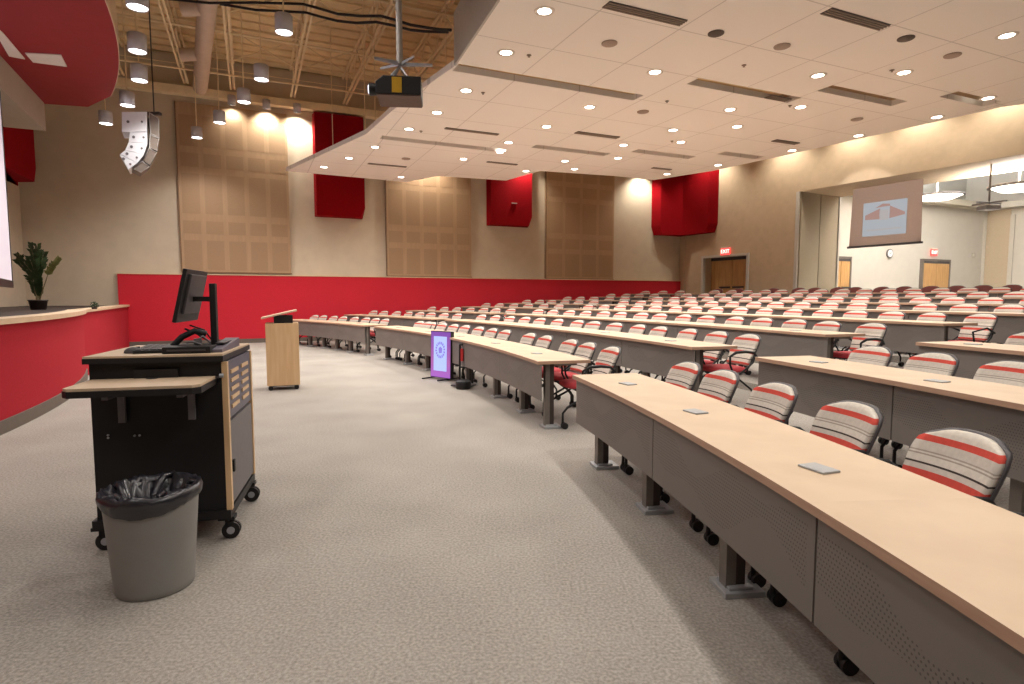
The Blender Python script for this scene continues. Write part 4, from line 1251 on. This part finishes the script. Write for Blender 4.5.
b.prism3([FM(x, -.011, z) for x, z in pts], Vector(FM(0, .003, 0)) - Vector(FM(0, 0, 0)))
b.build('page_emblem', em('emblem_violet', (.20, .16, .55), .8), t)
b = MB(); b.box((.06, .02, .03), (.03, .5, .02)); b.box((W - .06, .02, .03), (.03, .5, .02)); b.box((.06, .03, .06), (.03, .04, .06)); b.box((W - .06, .03, .06), (.03, .04, .06)); b.build('floor_foot', M['black'], t)
# coiled cable case + folded hand truck beside it
p = at(466, 386, 0)
t = thing('hand_truck', 'folded black hand truck with red grips behind the purple display', 'hand truck', p, R_(-20))
b = MB()
for x_ in (-.11, .11): b.tube([(x_, 0, .05), (x_, .02, .66)], .018, 8)
b.tube([(-.11, .02, .66), (.11, .02, .66)], .018, 8); b.tube([(-.11, .01, .3), (.11, .01, .3)], .014, 8); b.build('rail_frame', M['black'], t)
for x_ in (-.05, .07):
    b = MB(); b.box((x_, -.03, .50), (.045, .03, .20)); b.build('red_grip', mat('red_grip_rubber', (.55, .03, .03), .5, noise=.05), t, .006)
b = MB(); b.box((0, -.1, .03), (.34, .22, .02)); b.build('toe_plate', M['dkgrey'], t)
b = MB(); b.lathe((0, 0, .045), [(.001, 0), (.11, 0), (.12, .02), (.12, .11), (.10, .13), (.001, .13)], 20); o = b.build('cable_bucket', M['black']); o.location = p + Vector((-.02, -.27, -.043)); tag(o, 'round black case low on the floor between purple display and table legs', 'case')

# ================================================================== PROJECTOR under roof
pp = atd(400, 93, 8.3)
t = thing('ceiling_projector', 'black projector with yellow label hanging on a grey pole', 'projector', pp, R_(6))
b = MB(); b.prism3([(-.30, -.26, -.10), (.30, -.26, -.10), (.30, -.26, .14), (-.20, -.26, .14), (-.30, -.26, .06)], (0, .52, 0)); b.build('body', M['black'], t, .01)
b = MB(); b.box((0, 0, -.105), (.58, .5, .02)); b.build('underside', mat('brown_grey_base', (.10, .065, .055), .6, noise=.1), t)
b = MB(); b.box((-.02, -.262, .02), (.13, .008, .20)); b.build('yellow_label', M['yellow'], t)
b = MB(); b.tube([(-.28, -.1, .0), (-.40, -.1, .0)], [.075, .085], 18); ln = b.build('lens_barrel', M['black'], t)
b = MB(); b.tube([(-.40, -.1, 0), (-.415, -.1, 0)], [.07, .05], 18); b.build('lens_glass', M['glassy'], ln)
b = MB()
for an, L in ((.0, .44), (2.5, .36), (3.5, .34), (5.4, .34)):
    b.prism3([(0, 0, .36), (math.cos(an) * L, math.sin(an) * L, .38), (math.cos(an) * L, math.sin(an) * L, .41), (0, 0, .41)], (.04 * math.sin(an) + .01, .04 * math.cos(an), 0))
for sx, sy in ((-.15, -.12), (.15, -.12), (.15, .12), (-.15, .12)): b.tube([(0, 0, .36), (sx, sy, .13)], .016, 6)
b.build('mount_bracket', M['lightmetal'], t)
b = MB(); b.tube([(0, 0, .38), (0, 0, DECK_Z - pp.z)], .045, 14); b.build('pole', M['greymetal'], t)

# ================================================================== LINE ARRAY SPEAKERS
D = 12.0
t0p = atd(140, 112, D)
sa_ = thing('line_array', 'white curved line array of loudspeakers hanging over the stage edge', 'loudspeaker', t0p)
def la(px, py): v = atd(px, py, D) - t0p; return Vector((v.x, 0, v.z))
segs = [([(121.5, 111.5), (147.5, 111.5), (147.5, 132), (121.5, 132)], 'top'),
        ([(129.5, 132), (147.5, 132), (147.8, 143), (128.5, 142)], 'a'), ([(128.5, 142), (147.8, 143), (144, 155), (125, 150)], 'b'),
        ([(125, 150), (144, 155), (137.5, 163), (120, 154)], 'c'), ([(119.2, 154), (137.5, 163), (128.5, 169.5), (122, 158.5)], 'd')]
for L, nm in segs:
    pts = [la(*q) for q in L]; c = sum(pts, Vector()) / 4
    pts = [c + (p_ - c) * .97 for p_ in pts]
    b = MB(); b.prism3(pts, (-.28, .5, 0)); cb = b.build('cabinet', M['whitebox'], sa_)
    for u_, v_ in ((.25, .5), (.8, .5)):
        b = MB(); p_ = pts[0].lerp(pts[1], u_).lerp(pts[3].lerp(pts[2], u_), v_); b.tube([p_ + Vector((0, -.002, 0)), p_ + Vector((0, -.012, 0))], .028 if u_ < .6 else .02, 10); b.build('fitting', M['midgrey'], cb)
gr = [((148, 112), (153, 115), (157.5, 118), (158, 137), (149.5, 133)), ((149, 134), (157.5, 138), (156, 150), (148.5, 147)), ((148, 148), (155.5, 152), (149, 165), (142, 160)), ((141, 161), (148, 166), (140, 172), (131, 168))]
for L in gr:
    pts = [la(*q) + Vector((0, .05, 0)) for q in L]; b = MB(); b.prism3(pts, (-.28, .4, 0)); cb = b.build('front_grille', M['grill'], sa_)
    b = MB(); b.tube([p_ + Vector((0, -.01, 0)) for p_ in pts] + [pts[0] + Vector((0, -.01, 0))], .010, 5); b.build('grille_rim', M['greymetal'], cb)
b = MB(); q = la(145, 111); b.tube([q + Vector((0, .3, 0)), (q.x, .3, DECK_Z - t0p.z - .06)], .012, 6); q = la(139, 109); b.box((q.x, .3, q.z), (.5, .1, .05)); b.build('rigging', M['dkgrey'], sa_)

# flat ceiling panel lights in the soffit (unlit)
for i, L in enumerate((((25, 53), (61, 55), (67, 66.5), (33, 62)), ((-12, 20), (3, 33), (25, 59), (9, 56)))):
    pts = [at(x, y, ZF - .012) for x, y in L]
    b = MB(); b.prism([p_[:2] for p_ in pts], ZF - .02, ZF - .003)
    o = b.build('soffit_panel', M['ringtrim']); tag(o, ['pale rectangular panel set in the red soffit', 'pale strip panel in the red soffit at the left photo edge'][i], 'ceiling panel', 'pale panels in the soffit')

# ================================================================== PLANTS
pb = at(38.5, 308.6, ZS); pb = atd(38.5, 308.3, 11.3); pb.z = ZS - .02
t = thing('potted_palm', 'potted palm standing on the stage beside the projection screen', 'plant', pb)
b = MB(); b.lathe((0, 0, 0), [(.001, 0), (.12, 0), (.15, .17), (.16, .17), (.16, .19), (.14, .19), (.13, .15), (.001, .15)], 20); b.build('pot', M['pot'], t)
stems = MB()
fr_ = [(-.20, 1.0), (-.12, 1.1), (-.03, 1.2), (.03, 1.2), (.09, 1.05), (-.24, .9), (.0, .95), (-.16, .8), (.06, .9), (-.05, .75), (.03, .62), (-.1, .6), (-.08, 1.0), (.01, 1.08), (-.15, .95), (.06, .75), (.44, .95)]
for i, (dx, hh) in enumerate(fr_):
    dy = random.uniform(-.15, .15); base = Vector((random.uniform(-.03, .03), random.uniform(-.03, .03), .15))
    tip = Vector((dx, dy, hh)); far = i == len(fr_) - 1
    pts = [base.lerp(Vector((dx * (.3 if not far else .55), dy * .3, hh * .75)), k / 3) for k in range(4)] + [tip]
    stems.tube(pts, [.012, .011, .009, .006, .003], 6)
    b = MB(); n = 16
    for k in range(n):
        s = .22 + .78 * k / (n - 1) if not far else .68 + .32 * k / (n - 1)
        idx = s * 4; j = min(3, int(idx)); p_ = pts[j].lerp(pts[j + 1], idx - j); d = (pts[j + 1] - pts[j]).normalized()
        ln_ = (.16 if not far else .14) * (1 - .4 * abs(s - .6))
        for sd in (-1, 1):
            side_ = Vector((sd * .8, random.uniform(-.5, .5), .15)).normalized(); dd = (side_ * .7 + d * .9).normalized()
            wv = dd.cross(Vector((0, 1, .3))).normalized() * .034; e = p_ + dd * ln_ + Vector((0, 0, -.02)); mid = p_ + dd * ln_ * .5
            th_ = Vector((0, .003, 0))
            b.add([p_, mid + wv, e, mid - wv, mid + th_], [(0, 1, 4), (1, 2, 4), (2, 3, 4), (3, 0, 4), (0, 3, 2, 1)])
    b.build('frond', M['leaf2'] if far else M['leaf'], t)
stems.build('stem', M['stem'], t)
ps = atd(94.5, 308.5, 10.9); ps.z = ZS
t = thing('small_shrub', 'small dark green shrub at the curved stage rim', 'plant', ps)
b = MB(); b.lathe((0, 0, 0), [(.001, 0), (.04, 0), (.05, .04), (.001, .04)], 12); b.build('pot', M['pot'], t)
b = MB()
for k in range(90):
    a = random.uniform(0, 6.28); e_ = random.uniform(.0, 1.5); r_ = .085
    c = Vector((math.cos(a) * math.cos(e_) * r_, math.sin(a) * math.cos(e_) * r_, .05 + math.sin(e_) * r_)) * random.uniform(.6, 1)
    u_ = Vector((random.uniform(-1, 1), random.uniform(-1, 1), random.uniform(-1, 1))).normalized() * .02; v_ = u_.cross(c).normalized() * .01
    b.add([c - u_, c + v_, c + u_, c - v_, c + c.normalized() * .006], [(0, 1, 4), (1, 2, 4), (2, 3, 4), (3, 0, 4), (0, 3, 2, 1)])
b.build('foliage', M['leaf'], t)
print('objects', len(bpy.data.objects))
